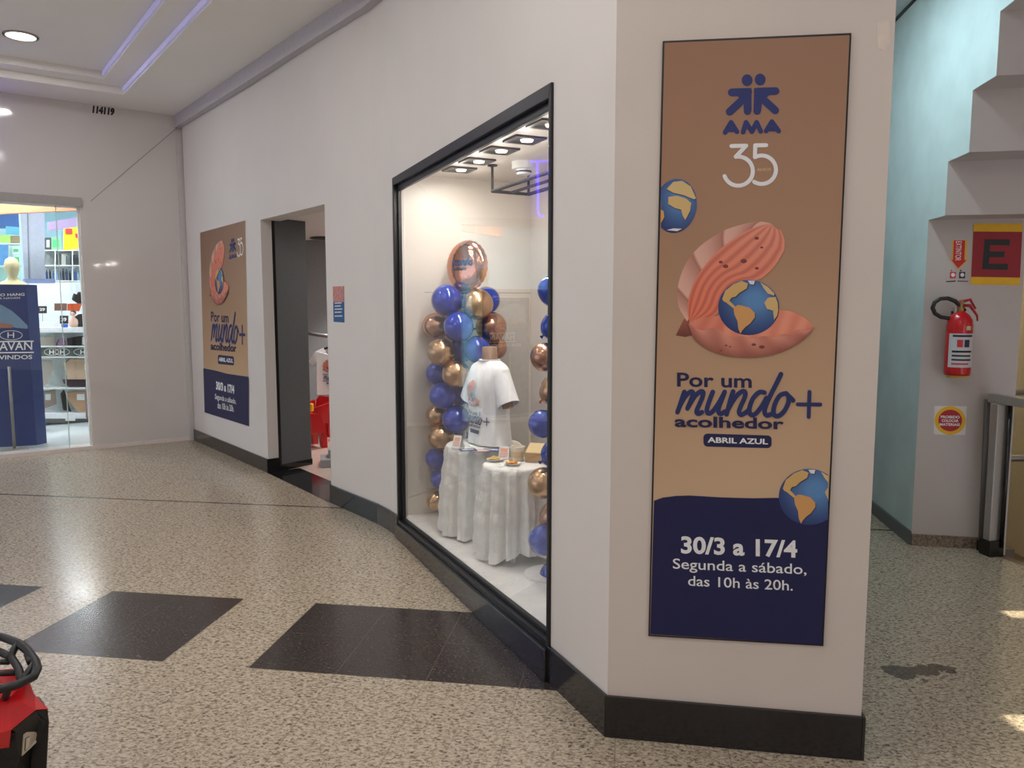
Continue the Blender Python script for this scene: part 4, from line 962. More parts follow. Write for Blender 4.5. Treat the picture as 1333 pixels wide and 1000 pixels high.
# red plastic children's chairs, the first with a yellow cushion strip
def kid_chair(c, rz, label, group):
    t = thing('child_chair', label, 'chair', c, group); q = Matrix.Rotation(rz, 3, 'Z'); T = lambda x, y, z: Vector(c) + q @ Vector((x, y, z))
    b = MB(); b.v = []; b.zprism([T(-.15, -.14, 0), T(.15, -.14, 0), T(.14, .14, 0), T(-.14, .14, 0)], .255 + c[2], .29 + c[2]); b.build('seat', m_red, t, bevel=.01)
    b = MB(); b.prism([T(-.15, .13, .27), T(.15, .13, .27), T(.16, .165, .42), T(.11, .17, .47), T(-.11, .17, .47), T(-.16, .165, .42)], q @ Vector((0, .03, 0))); b.build('backrest', m_red, t, bevel=.008)
    for sx in (-1, 1):
        for sy in (-1, 1):
            b = MB(); b.loft([[T(sx * .12 * k + a * s_, sy * .115 * k + d * s_, z) for a, d in ((-1, -1), (1, -1), (1, 1), (-1, 1))] for z, k, s_ in ((0, 1.12, .032), (.26, 1.0, .038))]); b.build('leg', m_red, t, bevel=.005)
    for sx in (-1, 1):
        b = MB(); b.prism([T(sx * .15, -.13, .17), T(sx * .15, .14, .17), T(sx * .15, .15, .42), T(sx * .15, -.10, .37)], q @ Vector((sx * .025, 0, 0))); b.build('arm', m_red, t, bevel=.006)
    return t
k1 = kid_chair(fl(408, 569), -0.7, 'red plastic child chair facing right beside the clothes rail, behind the doorway', 'red children chairs')
k2 = kid_chair(fl(401, 582), 2.2, 'red plastic child chair nearer the doorway, mostly hidden by the charcoal panel', 'red children chairs')
c = fl(402, 579) + Vector((0, .1, .36)); b = MB(); b.box(c, (.07, .05, .09)); tag(b.build('yellow_block', M('yellow plastic', (244, 206, 30), 0.35), loc=c, bevel=.01), 'yellow plastic toy block on the red child chair by the doorway', 'toy')
# round-backed wicker chair, half hidden
c = fl(449, 562.5); t = thing('wicker_chair', 'tan bentwood chair half hidden behind the right door jamb', 'chair', c)
m_wick = M('tan bentwood', (196, 160, 132), 0.5)
b = MB(); b.tube([c + Vector((-.16, .0, .42)), c + Vector((-.19, .1, .60)), c + Vector((-.12, .16, .76)), c + Vector((0, .18, .80)), c + Vector((.12, .16, .76)), c + Vector((.19, .1, .60)), c + Vector((.16, 0, .42))], .012, 8); b.tube([c + Vector((-.13, .03, .42)), c + Vector((-.14, .12, .58)), c + Vector((0, .17, .70)), c + Vector((.14, .12, .58)), c + Vector((.13, .03, .42))], .01, 8); b.build('back_hoop', m_wick, t, smooth=True)
b = MB(); b.lathe(c + Vector((0, 0, .40)), [(.19, 0), (.20, .015), (.19, .035)], 28); b.build('seat', m_wick, t)
for a in range(4):
    an = a * 1.571 + .785; b = MB(); b.tube([c + Vector((math.cos(an) * .14, math.sin(an) * .14, .40)), c + Vector((math.cos(an) * .19, math.sin(an) * .19, 0.003))], [.014, .01], 8); b.build('leg', m_wick, t)
# grey low platform just inside the doorway
c = fl(430, 604) + Vector((.12, 0, 0)); t = thing('step_platform', 'grey two-tier step just inside the doorway on the right', 'step', c)
b = MB(); b.box(c, (.42, .30, .075), rz=.25); b.build('lower_tier', M('grey laminate', (150, 152, 156), 0.4), t, bevel=.003)
b = MB(); b.box(c + Vector((.03, .06, .0752)), (.36, .2, .075), rz=.25); b.build('upper_tier', M('grey laminate', (150, 152, 156), 0.4), t, bevel=.003)
downlight(Vector((-1.0, 8.0, 2.335)), 'round downlight in the ceiling of the room behind the doorway', 22, r=.13, color=(1, .93, .88))

# ------------------------------------------------------------------ stair side: signs, extinguisher, railing
def uE(px, py): return plE.uv(px, py)
def mE(px, py, d): return plE.P(*uE(px, py), d)
s_ = thing('extinguisher_sign', 'large square yellow and red sign with a black letter E under the stairs', 'sign', mE(1298, 331, 0))
b = MB(); b.prism([mE(*p, 0) for p in [(1267.5, 291), (1331, 291), (1327, 371.5), (1263.5, 370.5)]], plE.n * .003); b.build('yellow_board', M('sign yellow', (236, 184, 8), 0.5), s_)
b = MB(); b.poly([mE(*p, .0036) for p in [(1267, 301.5), (1330.5, 302), (1327.5, 361.5), (1264, 360.5)]]); b.build('red_field', M('sign red', (150, 8, 24), 0.5), s_)
b = MB(); b.poly([mE(*p, .0044) for p in [(1281.5, 311.5), (1314.5, 311.5), (1314, 319.5), (1288.5, 319), (1288, 327.5), (1307.5, 327.5), (1307, 335), (1287.5, 335), (1287, 343.5), (1312, 343.5), (1311.5, 351.5), (1278, 350.5)]]); b.build('letter', m_black_ink, s_, tri=True)
s_ = thing('arrow_sign', 'red arrow sign pointing down to the fire extinguisher, with two pictograms below', 'sign', mE(1247, 340, 0))
b = MB(); b.prism([mE(*p, 0) for p in [(1232, 309), (1263, 309), (1261, 369), (1230, 368)]], plE.n * .001); b.build('white_sheet', m_stair, s_)
for nm, mt, d, P in [('arrow_border', M('sign yellow', (236, 184, 8), 0.5), .0016, [(1240, 312.5), (1259, 312.5), (1258, 337.5), (1260.5, 337.8), (1247.5, 351), (1236, 337), (1239, 337)]), ('arrow', M('arrow red', (206, 20, 30), 0.5), .0022, [(1241.6, 313), (1256.2, 313), (1255.2, 338.5), (1258, 339), (1247.3, 349.3), (1238.4, 338.3), (1240.6, 338.5)])]:
    b = MB(); b.poly([mE(*p, d) for p in P]); b.build(nm, mt, s_, tri=True)
lettering('arrow_lettering', 'EXTINTOR', lambda x, y, d: mE(x, y, d), (1244.2, 314), (1243.0, 339.5), (1251.8, 314), .0028, m_white_ink, s_, .01)
for k, (x0, mt) in enumerate([(1236.5, M('picto red', (206, 60, 66), 0.5)), (1248.5, M('picto navy', (30, 34, 56), 0.5))]):
    b = MB(); b.poly([mE(*p, .0016) for p in [(x0, 354), (x0 + 8, 354), (x0 + 7.6, 362.5), (x0 - .4, 362.5)]]); b.poly([mE(x0 + 2 + 1.3 * math.cos(a), 352.3 + 1.3 * math.sin(a), .0016) for a in (0, 1.26, 2.5, 3.77, 5)]); pc = b.build('pictogram', mt, s_)
    b = MB(); b.poly([mE(x0 + 4 + 2.6 * math.cos(a * .5236), 358 + 2.6 * math.sin(a * .5236), .0022) for a in range(12)]); b.build('pictogram_disc', m_white_ink, pc)
b = MB(); b.poly([mE(*p, .0016) for p in [(1231.5, 366), (1244, 365.2), (1244, 366.8), (1231.3, 367.4)]]); b.poly([mE(*p, .0016) for p in [(1246, 365.4), (1260.5, 365.8), (1260.4, 366.8), (1246, 366.6)]]); b.build('text_line', m_black_ink, s_)
s_ = thing('round_warning_sign', 'square sticker with a round red and yellow warning low on the stair wall', 'sign', mE(1237, 547, 0))
b = MB(); b.prism([mE(*p, 0) for p in [(1216.5, 528.5), (1258.5, 529), (1256.5, 566.5), (1215.5, 565.5)]], plE.n * .001); b.build('backing', M('pale sticker', (226, 222, 214), 0.5), s_)
el = lambda r, q, d: [mE(1236.8 + 20.3 * r * math.cos(a * 2 * math.pi / 36), 547.5 + 18.6 * r * math.sin(a * 2 * math.pi / 36), d) for a in range(36)]
b = MB(); b.poly(el(1, 0, .0016)); b.build('yellow_ring', M('sign yellow', (236, 184, 8), 0.5), s_)
b = MB(); b.poly(el(.76, 0, .0022)); b.build('red_disc', M('sign red 2', (176, 14, 30), 0.5), s_)
for w_, y, x0, x1 in [('PROIBIDO', 544.5, 1224.5, 1249), ('COLOCAR', 549.3, 1225.5, 1247.5), ('MATERIAIS', 554.3, 1223, 1249.5)]:
    lettering('warning_lettering', w_, lambda x, y, d: mE(x, y, d), (x0, y), (x1, y + .4), (x0, y - 3.6), .0028, m_white_ink, s_, .03)
# fire extinguisher
def pc(px, py, d=.095):
    q = PL(CYC + plE.n * d, ex); q.n = plE.n; return q.P(*q.uv(px, py), 0)
c0 = pc(1245.5, 489); zb = c0.z; ztop = pc(1246, 420).z; rE = .074
ext = thing('fire_extinguisher', 'red fire extinguisher with a black hose hanging on the wall under the stairs', 'fire extinguisher', c0)
b = MB(); hh = ztop - zb
b.lathe(c0, [(.05, 0), (rE * .97, .004), (rE, .02), (rE, hh - .02), (rE * .93, hh + .015), (rE * .70, hh + .045), (rE * .42, hh + .062), (.02, hh + .07)], 36); b.build('cylinder', M('extinguisher red', (196, 14, 26), 0.25, coat=.5), ext, smooth=True)
b = MB(); b.lathe(c0 + Vector((0, 0, .002)), [(rE * .80, -.012), (rE * .86, 0)], 30); b.build('base_ring', M('yellow base', (206, 186, 60), 0.5), ext)
# curved label on the side that faces the hall
fE = plE.n; aE = plE.u
def lab(a, z, r=rE + .001): return c0 + (aE * math.sin(a) - (-fE) * math.cos(a)) * r + Vector((0, 0, z))
zl0, zl1 = .055, hh * .80
b = MB(); b.grid([[lab(a / 10 * 1.1, z) for a in range(-10, 11)] for z in (zl0, zl1)]); lb = b.build('label', M('label grey', (206, 206, 212), 0.4), ext)
for x0, x1, z0, z1, mt, nm in [(-.45, -.02, .60, .82, M('picto red', (206, 60, 66), 0.5), 'pictogram'), (.08, .50, .60, .82, M('picto navy', (30, 34, 56), 0.5), 'pictogram'), (-.8, .8, .90, .96, m_black_ink, 'text_line'), (-.8, .8, .44, .50, m_black_ink, 'text_line'), (-.8, .7, .32, .37, m_black_ink, 'text_line'), (-.8, .75, .20, .25, m_black_ink, 'text_line'), (-.8, .5, .08, .13, M('picto red', (206, 60, 66), 0.5), 'text_line')]:
    z0, z1 = zl0 + (zl1 - zl0) * z0, zl0 + (zl1 - zl0) * z1
    b = MB(); b.grid([[lab(x0 + (x1 - x0) * k / 6, z, rE + .0018) for k in range(7)] for z in (z0, z1)]); b.build(nm, mt, lb)
b = MB(); b.lathe(lab(.35, hh * .90, rE + .001), [(.012, -.012), (.012, .012)], 14, ux=Vector((1, 0, 0)), uy=Vector((0, 1, 0))); b.build('seal', M('seal', (196, 190, 150), 0.4), ext)
vz = hh + .07; v0 = c0 + Vector((0, 0, vz))
b = MB(); b.lathe(v0, [(.018, -.01), (.02, .0), (.02, .02), (.014, .022), (.014, .05), (.02, .052), (.02, .06)], 18); b.build('valve', M('brass', (176, 150, 96), 0.3, 1.0), ext, smooth=False)
b = MB(); b.tube([v0 + Vector((0, 0, .035)) - aE * .02, v0 + aE * .05 + Vector((0, 0, .035)), pc(1272, 411), pc(1272.5, 418)], [.010, .010, .007, .005], 8); b.build('lower_handle', M('handle red', (170, 16, 26), 0.35), ext, smooth=True)
b = MB(); b.tube([v0 + Vector((0, 0, .055)) - aE * .01, v0 + aE * .05 + Vector((0, 0, .07)), pc(1270, 402)], [.010, .009, .006], 8); b.build('lever', M('handle red', (170, 16, 26), 0.35), ext, smooth=True)
b = MB(); b.tube([pc(1244, 410), pc(1243.5, 400)], .012, 10); b.build('safety_pin_block', m_steel, ext)
b = MB(); hp = [pc(*p) for p in [(1256, 405), (1250, 398), (1243, 392), (1234, 388.5), (1224, 389), (1216.5, 394), (1214, 401), (1217, 408), (1225, 413), (1236, 414.5), (1246, 414)]]; b.tube(hp, .0125, 10); b.build('hose', m_blackp, ext, smooth=True)
b = MB(); b.prism([mE(*p, 0) for p in [(1238, 405), (1252, 405), (1252, 440), (1238, 440)]], plE.n * .02); b.build('wall_bracket', m_darksteel, ext)
# stainless railing
rl = thing('railing', 'brushed steel railing at the top of the stairs, right edge of the photo', 'railing', (2.985, 4.66, 0))
zr_ = 1.005
b = MB(); rd = (Vector((3.03, 4.41, 0)) - Vector((2.985, 4.66, 0))).normalized(); b.box((2.975, 4.69, zr_ - .055), (1.8, .05, .055), ux=rd); b.v = [v + rd * .86 for v in b.v]; b.build('top_rail', m_steel, rl, bevel=.004)
for k, off in enumerate((0.0, 1.5)):
    p = Vector((2.985, 4.66, 0)) + rd * off
    b = MB(); b.box((p.x, p.y, 0.0), (.055, .085, zr_ - .055), ux=rd); b.build('post', m_steel, rl, bevel=.006)
    b = MB(); b.tube([(p.x + .035, p.y - .04, .06), (p.x + .035, p.y - .04, zr_ - .06)], .013, 10); b.build('glass_clamp_rod', m_darksteel, rl, smooth=True)
    b = MB(); b.box((p.x, p.y, 0.0), (.09, .10, .10), ux=rd); b.build('foot', m_darksteel, rl, bevel=.004)
# grey downpipe on the stair wall
p0, p1 = mE(1274.5, 708, .03), mE(1283, 519, .03); b = MB(); b.tube([p0 + Vector((0, 0, 0)), p1], .017, 10)
t = thing('downpipe', 'thin grey pipe standing against the wall between the round sign and the railing', 'pipe', p0); b.build('pipe', M('pipe grey', (110, 106, 104), 0.4), t, smooth=True)
b = MB(); b.lathe(Vector((p0.x, p0.y, 0)), [(.026, 0), (.026, .06), (.018, .065)], 16); b.build('foot_collar', m_darksteel, t)
# handrails down in the stairwell
for z, y, lab_ in ((.62, 8.2, 'higher grey handrail down in the stairwell, right edge'), (.02, 7.6, 'lower grey handrail down in the stairwell, right edge')):
    t = thing('stair_handrail', lab_, 'handrail', (5.0, y, -1.2)); b = MB(); b.tube([(4.2, y, z), (6.6, y, z)], .035, 10); b.build('rail', m_steel, t, smooth=True)
    for x in (4.3, 6.5): b = MB(); b.tube([(x, y, -1.2), (x, y, z)], .025, 8); b.build('post', m_steel, t)
t = thing('stairwell_fill', 'added warm fill light of the stairwell outside the photo', 'ceiling light', (4.6, 8.6, 3.91)); b = MB(); b.lathe((4.6, 8.6, 3.91), [(.15, -.03), (.17, 0)], 24); b.build('lamp_lens', m_lens, t)
lamp('lamp', 'POINT', (0, 0, -.15), 60, (1, .86, .62), .15, parent=t)  # added unseen fill that warms and brightens the stairwell wall

# ------------------------------------------------------------------ ride-on quad bike at the lower left, its nose towards the right
def A(px, py, z): return fl(px, py, z)
nose = A(62, 924, .475); lf = Vector((-0.93, 0.10, 0))            # lf: towards its tail, out of the picture
atv = thing('ride_on_quad', 'red and black ride-on toy quad bike cut off at the lower left corner', 'toy vehicle', (nose.x - .35, nose.y, 0))
zk = .60
lp = [A(2, 829, zk), A(24, 837.5, zk), A(36, 847, zk - .005), A(46, 861, zk - .01), A(48.5, 871, zk - .015), A(44, 881, zk - .02), A(22, 892, zk - .025), A(2, 897, zk - .025)]
lp = [lp[0] + lf * .3] + lp + [lp[-1] + lf * .3]
b = MB(); b.tube(lp, .0115, 10, closed=True); b.build('rack_frame', m_blackp, atv, smooth=True)
ih = [A(-2, 848, zk - .02), A(15, 856, zk - .02), A(24, 870, zk - .025), A(28, 886, zk - .03)]
b = MB(); b.tube([ih[0] + lf * .25] + ih, .0105, 8); b.build('rack_inner_hoop', m_blackp, atv, smooth=True)
for p0, p1 in ((A(12, 862, zk - .03), A(-30, 862, zk - .03)), (A(20, 876, zk - .03), A(-30, 878, zk - .03))):
    b = MB(); b.tube([p0, p1], .008, 8); b.build('rack_bar', m_blackp, atv, smooth=True)
for p0, p1 in ((A(22, 838, zk), A(13, 857, zk - .02)), (A(45, 864, zk - .012), A(29, 886, zk - .03)), (A(40, 862, zk - .012), A(36, 852, zk - .012)), (A(10, 896, zk - .028), A(6, 912, .52))):
    b = MB(); b.tube([p0, p1], .010, 8); b.build('rack_strut', m_blackp, atv, smooth=True)
h9 = A(16, 872, .55); h0 = A(37, 885, .545); h1 = A(44, 905, .515); h2 = A(62, 924, .475); h3 = A(46, 925, .49); h4 = A(15, 950, .47); h5 = A(-10, 957, .465); h6 = A(14, 908, .53); h7 = A(-10, 912, .53); h8 = A(-10, 874, .552)
dn = Vector((0, 0, -1)); dr4 = A(12, 972, .42); dr5 = A(-10, 975, .42)
b = MB(); T_ = lambda p: p + lf * .28
b.poly([h8, h9, h6, h7]); b.poly([h9, h0, h1, h6]); b.poly([h6, h1, h3, h4]); b.poly([h1, h2, h3]); b.poly([h7, h6, h4, h5]); b.poly([h5, h4, dr4, dr5])
b.poly([h8, h7, T_(h7), T_(h8)]); b.poly([h7, h5, T_(h5), T_(h7)]); b.poly([h5, dr5, T_(dr5), T_(h5)])
b.build('bonnet', m_red, atv, solid=.006, weld=True)
# black nose, side and tail under the bonnet
b = MB()
k3 = A(52, 934, .46); k4 = A(20, 953, .455)
n2_ = A(63, 940, .44); n3_ = A(61, 975, .36); n4_ = A(55, 1010, .28); n5 = A(50, 1060, .16)
b.poly([h3, h2, n2_, k3]); b.poly([h4, h3, k3, k4])
f0 = A(24, 988, .37); f1 = A(45, 966, .385); g0 = A(16, 1030, .27); g1 = A(44, 1010, .275); 
b.poly([k4, k3, f1, f0]); b.poly([k3, n2_, n3_, f1]); b.poly([f0, f1, g1, g0]); b.poly([f1, n3_, n4_, g1]); b.poly([g0, g1, n5, A(14, 1075, .16)]); b.poly([g1, n4_, n5])
b.poly([k4, f0, A(-10, 990, .37), A(-10, 960, .45)]); b.poly([f0, g0, A(-10, 1035, .27), A(-10, 990, .37)]); b.poly([g0, A(14, 1075, .16), A(-10, 1080, .16), A(-10, 1035, .27)])
for p, q in ((A(-10, 960, .45), A(-10, 990, .37)), (A(-10, 990, .37), A(-10, 1035, .27)), (A(-10, 1035, .27), A(-10, 1080, .16))): b.poly([p, q, q + lf * .5, p + lf * .5])
far = [h2, h1, h0, h9, h8]
fr2 = [Vector((p.x, p.y, .16)) + Vector((-.02, -.02, 0)) for p in far]
for p, q, r_, t_ in zip(far, far[1:], fr2, fr2[1:]): b.poly([p + dn * .006, q + dn * .006, t_, r_])
b.poly([h2, n2_, n3_, n4_, n5, fr2[0]])
b.build('body_shell', m_blackp, atv, solid=.004, weld=True)
P = [A(27, 955, .435), A(49, 937, .445), A(47, 957, .40), A(43, 966, .388), A(25, 983, .375)]; nn = (P[1] - P[0]).cross(P[4] - P[0]).normalized(); nn = nn if nn.y < 0 else -nn
b = MB(); b.prism([p + nn * .002 for p in P], nn * .008); hl = b.build('headlight', M('headlight lens', (206, 194, 172), 0.12, coat=.8), atv)
b = MB(); b.prism([p + nn * .0105 for p in (A(28.5, 960, .425), A(34, 957, .43), A(33, 969, .405), A(27.5, 976, .39))], nn * .003); b.build('bulb_reflector', M('chrome reflector', (230, 230, 230), 0.1, 1.0), hl)
b = MB(); b.prism([h1 + dn * .004, A(51, 907, .505), A(57, 914, .49), A(60.5, 922, .478), h2 + dn * .003], dn * .02); b.build('side_lamp', M('grey lens', (110, 112, 110), 0.1, coat=.8), atv)
sc_ = nose + lf * .55; b = MB(); b.box((sc_.x, sc_.y, .40), (.40, .24, .10), ux=lf); b.build('seat', m_blackp, atv, bevel=.03)
hb = nose + lf * .42; hb.z = 0; sd = Vector((.1, .93, 0))
b = MB(); b.tube([hb + Vector((0, 0, .45)), hb + Vector((0, 0, .64))], .02, 10); b.tube([hb + sd * -.15 + Vector((0, 0, .67)), hb + Vector((0, 0, .64)), hb + sd * .10 + Vector((0, 0, .67))], .013, 10); b.build('handlebar', m_blackp, atv, smooth=True)
for x in (.22, .78):
    for y in (-.13, .02):
        c = nose + lf * x + Vector((0, y, 0)); c.z = .13; b = MB(); b.lathe(c, [(.05, -.05), (.12, -.045), (.13, -.03), (.13, .03), (.12, .045), (.05, .05)], 24, ux=lf.normalized(), uy=Vector((0, 0, 1)), uz=Vector((-lf.y, lf.x, 0)).normalized()); b.build('wheel', m_blackp, atv)

# ------------------------------------------------------------------ the shop across the hall, behind its glass front
m_sw = M('shop white', (240, 243, 246), 0.5); ZS = 0.035
b = MB(); b.zprism([qC(O0, 0.02), qC(O1, 0.02), qC(O1, 8), qC(-1.5, 8), qC(-1.5, 0.2), qC(O0, 0.2)], -0.01, ZS); struct(b.build('floor_shop', M('white shop floor', (226, 232, 232), 0.12, noise=(3, 0.02))))
b = MB(); b.zprism([qC(O1 + .3, 0.2), qC(O1 + .3, 8), qC(-1.5, 8), qC(-1.5, 0.2)], 3.3, 3.4); struct(b.build('ceiling_shop', m_sw))
b = MB(); b.zprism([qC(O1 + .3, 7), qC(-1.5, 7), qC(-1.5, 7.1), qC(O1 + .3, 7.1)], 0, 3.3); struct(b.build('wall_shop_back', M('pale aqua wall', (186, 222, 232), 0.5)))
b = MB(); b.zprism([qC(-1.5, .2), qC(-1.5, 7), qC(-1.4, 7), qC(-1.4, .2)], 0, 3.3); struct(b.build('wall_shop_right', m_sw))
b = MB(); b.zprism([qC(O1 + .3, .2), qC(O1 + .3, 7), qC(O1 + .2, 7), qC(O1 + .2, .2)], 0, 3.3); struct(b.build('wall_shop_left', M('pale aqua wall', (186, 222, 232), 0.5)))
for k, (s, t_) in enumerate([(1.5, 1.0), (3.4, 1.0), (1.0, 2.9), (2.6, 3.2), (0.6, 5.2), (2.4, 5.2)]):
    p = qC(s, t_, 3.26); b = MB(); b.box(p, (1.1, .3, .03), ux=uC); o = tag(b.build('ceiling_lamp', M('shop lens', (240, 248, 255), 0.4, emit=5), loc=p), 'bright white light panel on the ceiling of the shop across the hall', 'ceiling light', 'light panels of the shop'); lamp('lamp', 'AREA', (0, 0, -.02), 42, (.92, .97, 1), .5, parent=o)
# glass front with a joint
wg = MB(); wg.quad(qC(O0, .05, .04), qC(O1, .05, .04), qC(O1, .05, ZO - .08), qC(O0, .05, ZO - .08)); w2 = struct(wg.build('window_2', glass_mat('shop glass', (0.96, 0.99, 0.99))))
sj = plC.uv(82, 420)[0]
b = MB(); b.zprism([qC(sj - .004, .045), qC(sj + .004, .045), qC(sj + .004, .055), qC(sj - .004, .055)], .04, ZO - .08); b.build('glass_edge', M('glass edge', (206, 232, 228), 0.2), w2)
b = MB(); b.zprism([qC(O0 + .0, .04), qC(O0 + .022, .04), qC(O0 + .022, .08), qC(O0, .08)], .04, ZO - .09); b.build('edge_trim', m_white, w2)
# unit number on the panel
lettering('x', '114119', lambda x, y, d: plC.P(*plC.uv(x, y), d), (120, 147.5), (148.5, 151), (121, 137.5), .003, m_black_ink, None, .07)
o = bpy.data.objects['x']; o.name = 'unit_number'; tag(o, 'black unit number on the glossy panel under the ceiling', 'number')
o['label'] = 'black number 114119 high on the glossy white panel'
PLS = {}
def plS(t):
    if t not in PLS: p = PL(FCs + mC * t, uC); p.n = -mC; PLS[t] = p
    return PLS[t]
def pS(px, py, t, d=0): p = plS(t); return p.P(*p.uv(px, py), d)
def slab(b, P, t, th): b.prism([pS(x, y, t) for x, y in P], mC * th)
def rect(x0, y0, x1, y1): return [(x0, y0), (x1, y0), (x1, y1), (x0, y1)]
def shopbox(name, P, t, th, mat, label, cat, group=None, parent=None):
    P = rect(*P) if not isinstance(P[0], tuple) else P
    b = MB(); slab(b, P, t, th); cx = sum(p[0] for p in P) / len(P); cy = max(p[1] for p in P)
    o = b.build(name, mat, parent, loc=None if parent else pS(cx, cy, t), bevel=0)
    if not parent: tag(o, label, cat, group)
    return o
m_totem = M('totem blue', (14, 52, 116), 0.25, noise=(3, .04)); m_totem_s = M('totem side', (46, 92, 160), 0.3)
E1 = fl(47.5, 579.5, ZS); E2 = fl(61, 576.5, ZS); E0 = E1 + (E1 - fl(-10, 583, ZS)).normalized() * -0.95
Et = Vector((0, 0, 1.765 - ZS))
tot = thing('display_totem', 'tall dark blue box-shaped welcome totem just inside the shop glass', 'totem', (E0 + E1) / 2)
b = MB(); b.zprism([E0, E1, E2, E0 + (E2 - E1)], ZS, 1.765); b.build('body', m_totem, tot)
plT = PL(E0, E1 - E0); plT.n = plT.n if plT.n.dot(E0) < 0 else -plT.n
mT = lambda x, y, d: plT.P(*plT.uv(x, y), d)
L0 = plT.uv(-62, 440)[0]
lettering('name_lettering', 'LUCIANO HANG', mT, (-28, 386.5), (32, 385), (-28, 383), .002, m_white_ink, tot, .01)
lettering('name_lettering', 'DONO DA HAVAN', mT, (-28, 390.5), (26, 389), (-28, 388), .002, m_white_ink, tot, 0)
b = MB(); b.poly([mT(*p, .002) for p in [(-40, 400), (-20, 394), (2, 397), (16, 405), (26, 414), (36, 424), (36, 428), (22, 427), (8, 424), (-10, 426), (-40, 428)]]); ph = b.build('portrait_print', M('shirt blue print', (110, 146, 178), 0.5), tot, tri=True)
b = MB(); b.poly([mT(*p, .0028) for p in [(-20, 420), (4, 420.5), (18, 423), (16, 427), (2, 427), (-8, 430), (-22, 429)]]); b.build('folded_arm_print', M('arm print', (160, 106, 82), 0.5), ph, tri=True)
b = MB(); el_ = [(14.5 + 14.5 * math.cos(a * .2094), 436.5 + 6.0 * math.sin(a * .2094)) for a in range(31)]; stroke(b, el_, .7, mT, .002); b.build('emblem_ring', m_white_ink, tot)
lettering('emblem_letter', 'H', mT, (9.8, 440), (18.4, 440), (9.8, 432.6), .002, m_white_ink, tot, 0)
lettering('shop_lettering', 'HAVAN', mT, (-11.5, 457), (42, 455.5), (-11.5, 446), .002, m_white_ink, tot, .01)
for y in (443.5, 458): b = MB(); b.poly([mT(*p, .002) for p in [(-14, y + .6), (44, y), (44, y + 1.6), (-14, y + 2.2)]]); b.build('rule_line', m_white_ink, tot)
lettering('welcome_lettering', 'BEM-VINDOS', mT, (-26, 468.5), (42, 467.5), (-26, 463), .002, m_white_ink, tot, .015)
sp0 = fl(19, 586.5, ZS); st_ = thing('stanchion', 'grey metal stanchion post with a square foot before the blue totem', 'stanchion', sp0)
b = MB(); b.box(sp0, (.24, .11, .02), ux=uC); b.build('foot_plate', M('stanchion grey', (176, 172, 160), 0.35, .4), st_, bevel=.004)
b = MB(); b.tube([sp0 + Vector((0, 0, .02)), sp0 + Vector((0, 0, .88))], .014, 12); b.build('pole', M('stanchion pole', (140, 138, 132), 0.35, .6), st_, smooth=True)
# cream mannequin behind the totem
mq = pS(15.5, 372, 1.25); t = thing('shop_mannequin', 'cream full-size mannequin standing behind the blue totem', 'mannequin', Vector((mq.x, mq.y, ZS)))
m_mq = M('cream mannequin', (226, 210, 160), 0.45)
hd = pS(15.5, 349, 1.25)
def ell(c, a, b_, n=20): return [Vector(c) + uC * (a * math.cos(2 * math.pi * q / n)) + mC * (b_ * math.sin(2 * math.pi * q / n)) for q in range(n)]
z0 = hd.z; cx0 = Vector((hd.x, hd.y, 0)); lv = lambda z: cx0 + Vector((0, 0, z))
b = MB(); b.loft([ell(lv(z), a, d) for z, a, d in [(ZS + .01, .10, .10), (.45, .09, .08), (.85, .13, .10), (1.05, .11, .09), (1.25, .12, .10), (z0 - .28, .14, .10), (z0 - .22, .155, .09), (z0 - .17, .135, .075), (z0 - .14, .07, .055), (z0 - .10, .042, .045), (z0 - .07, .055, .06), (z0 - .02, .072, .085), (z0 + .04, .075, .09), (z0 + .09, .062, .078), (z0 + .115, .03, .04)]]); b.build('figure', m_mq, t, smooth=True)
for s_ in (-1, 1): b = MB(); b.tube([lv(z0 - .21) + uC * s_ * .135, lv(z0 - .36) + uC * s_ * .155, lv(z0 - .6) + uC * s_ * .15], [.04, .036, .03], 12); b.build('arm', m_mq, t, smooth=True)
# beams, column, back shelving, signs
shopbox('orange_beam', [(-40, 264.5), (60, 261), (125, 258), (125, 273), (60, 275.5), (-40, 280.5)], 1.6, .12, M('orange beam', (232, 148, 108), 0.5), 'wide orange beam hanging across the shop under its ceiling', 'beam')
shopbox('lilac_beam', [(63, 289.5), (125, 278), (125, 291), (63, 300.5)], 2.3, .12, M('lilac beam', (206, 184, 232), 0.5), 'pale lilac beam below the orange beam in the shop', 'beam')
cl = shopbox('shop_column', [(25, 240), (57, 240), (59, 366), (32, 366)], 2.6, .35, M('column grey', (196, 206, 220), 0.4), 'pale grey column in the middle of the shop', 'column')
shopbox('groove', [(34.5, 240), (35.6, 240), (38.5, 366), (37.4, 366)], 2.59, .01, M('column groove', (120, 130, 150), 0.5), '', '', parent=cl)
shopbox('base_ledge', [(31, 363), (72, 363), (72, 368.5), (34, 368.5)], 2.55, .2, M('lavender ledge', (150, 166, 214), 0.5), '', '', parent=cl)
shopbox('ceiling_duct', [(-40, 258), (25, 259.5), (25, 264), (-40, 268)], 5.6, .3, M('dark duct', (30, 48, 66), 0.5), 'dark duct under the shop ceiling, left of the column', 'duct')
shopbox('blue_header', [(-40, 280), (27, 278), (27, 296), (-40, 297)], 5.4, .2, M('deep blue header', (40, 84, 140), 0.5), 'deep blue header panel left of the column, far back', 'panel')
shopbox('aqua_board', [(8, 294.5), (28, 296), (28, 305.5), (8, 304)], 5.2, .1, M('aqua panel', (110, 190, 220), 0.5), 'light aqua panel left of the column under the blue header', 'panel')
shopbox('green_sign', (-30, 306, 13.5, 316), 5.1, .05, M('lime sign', (176, 230, 110), 0.5), 'lime green sign on the shelf left of the column', 'sign')
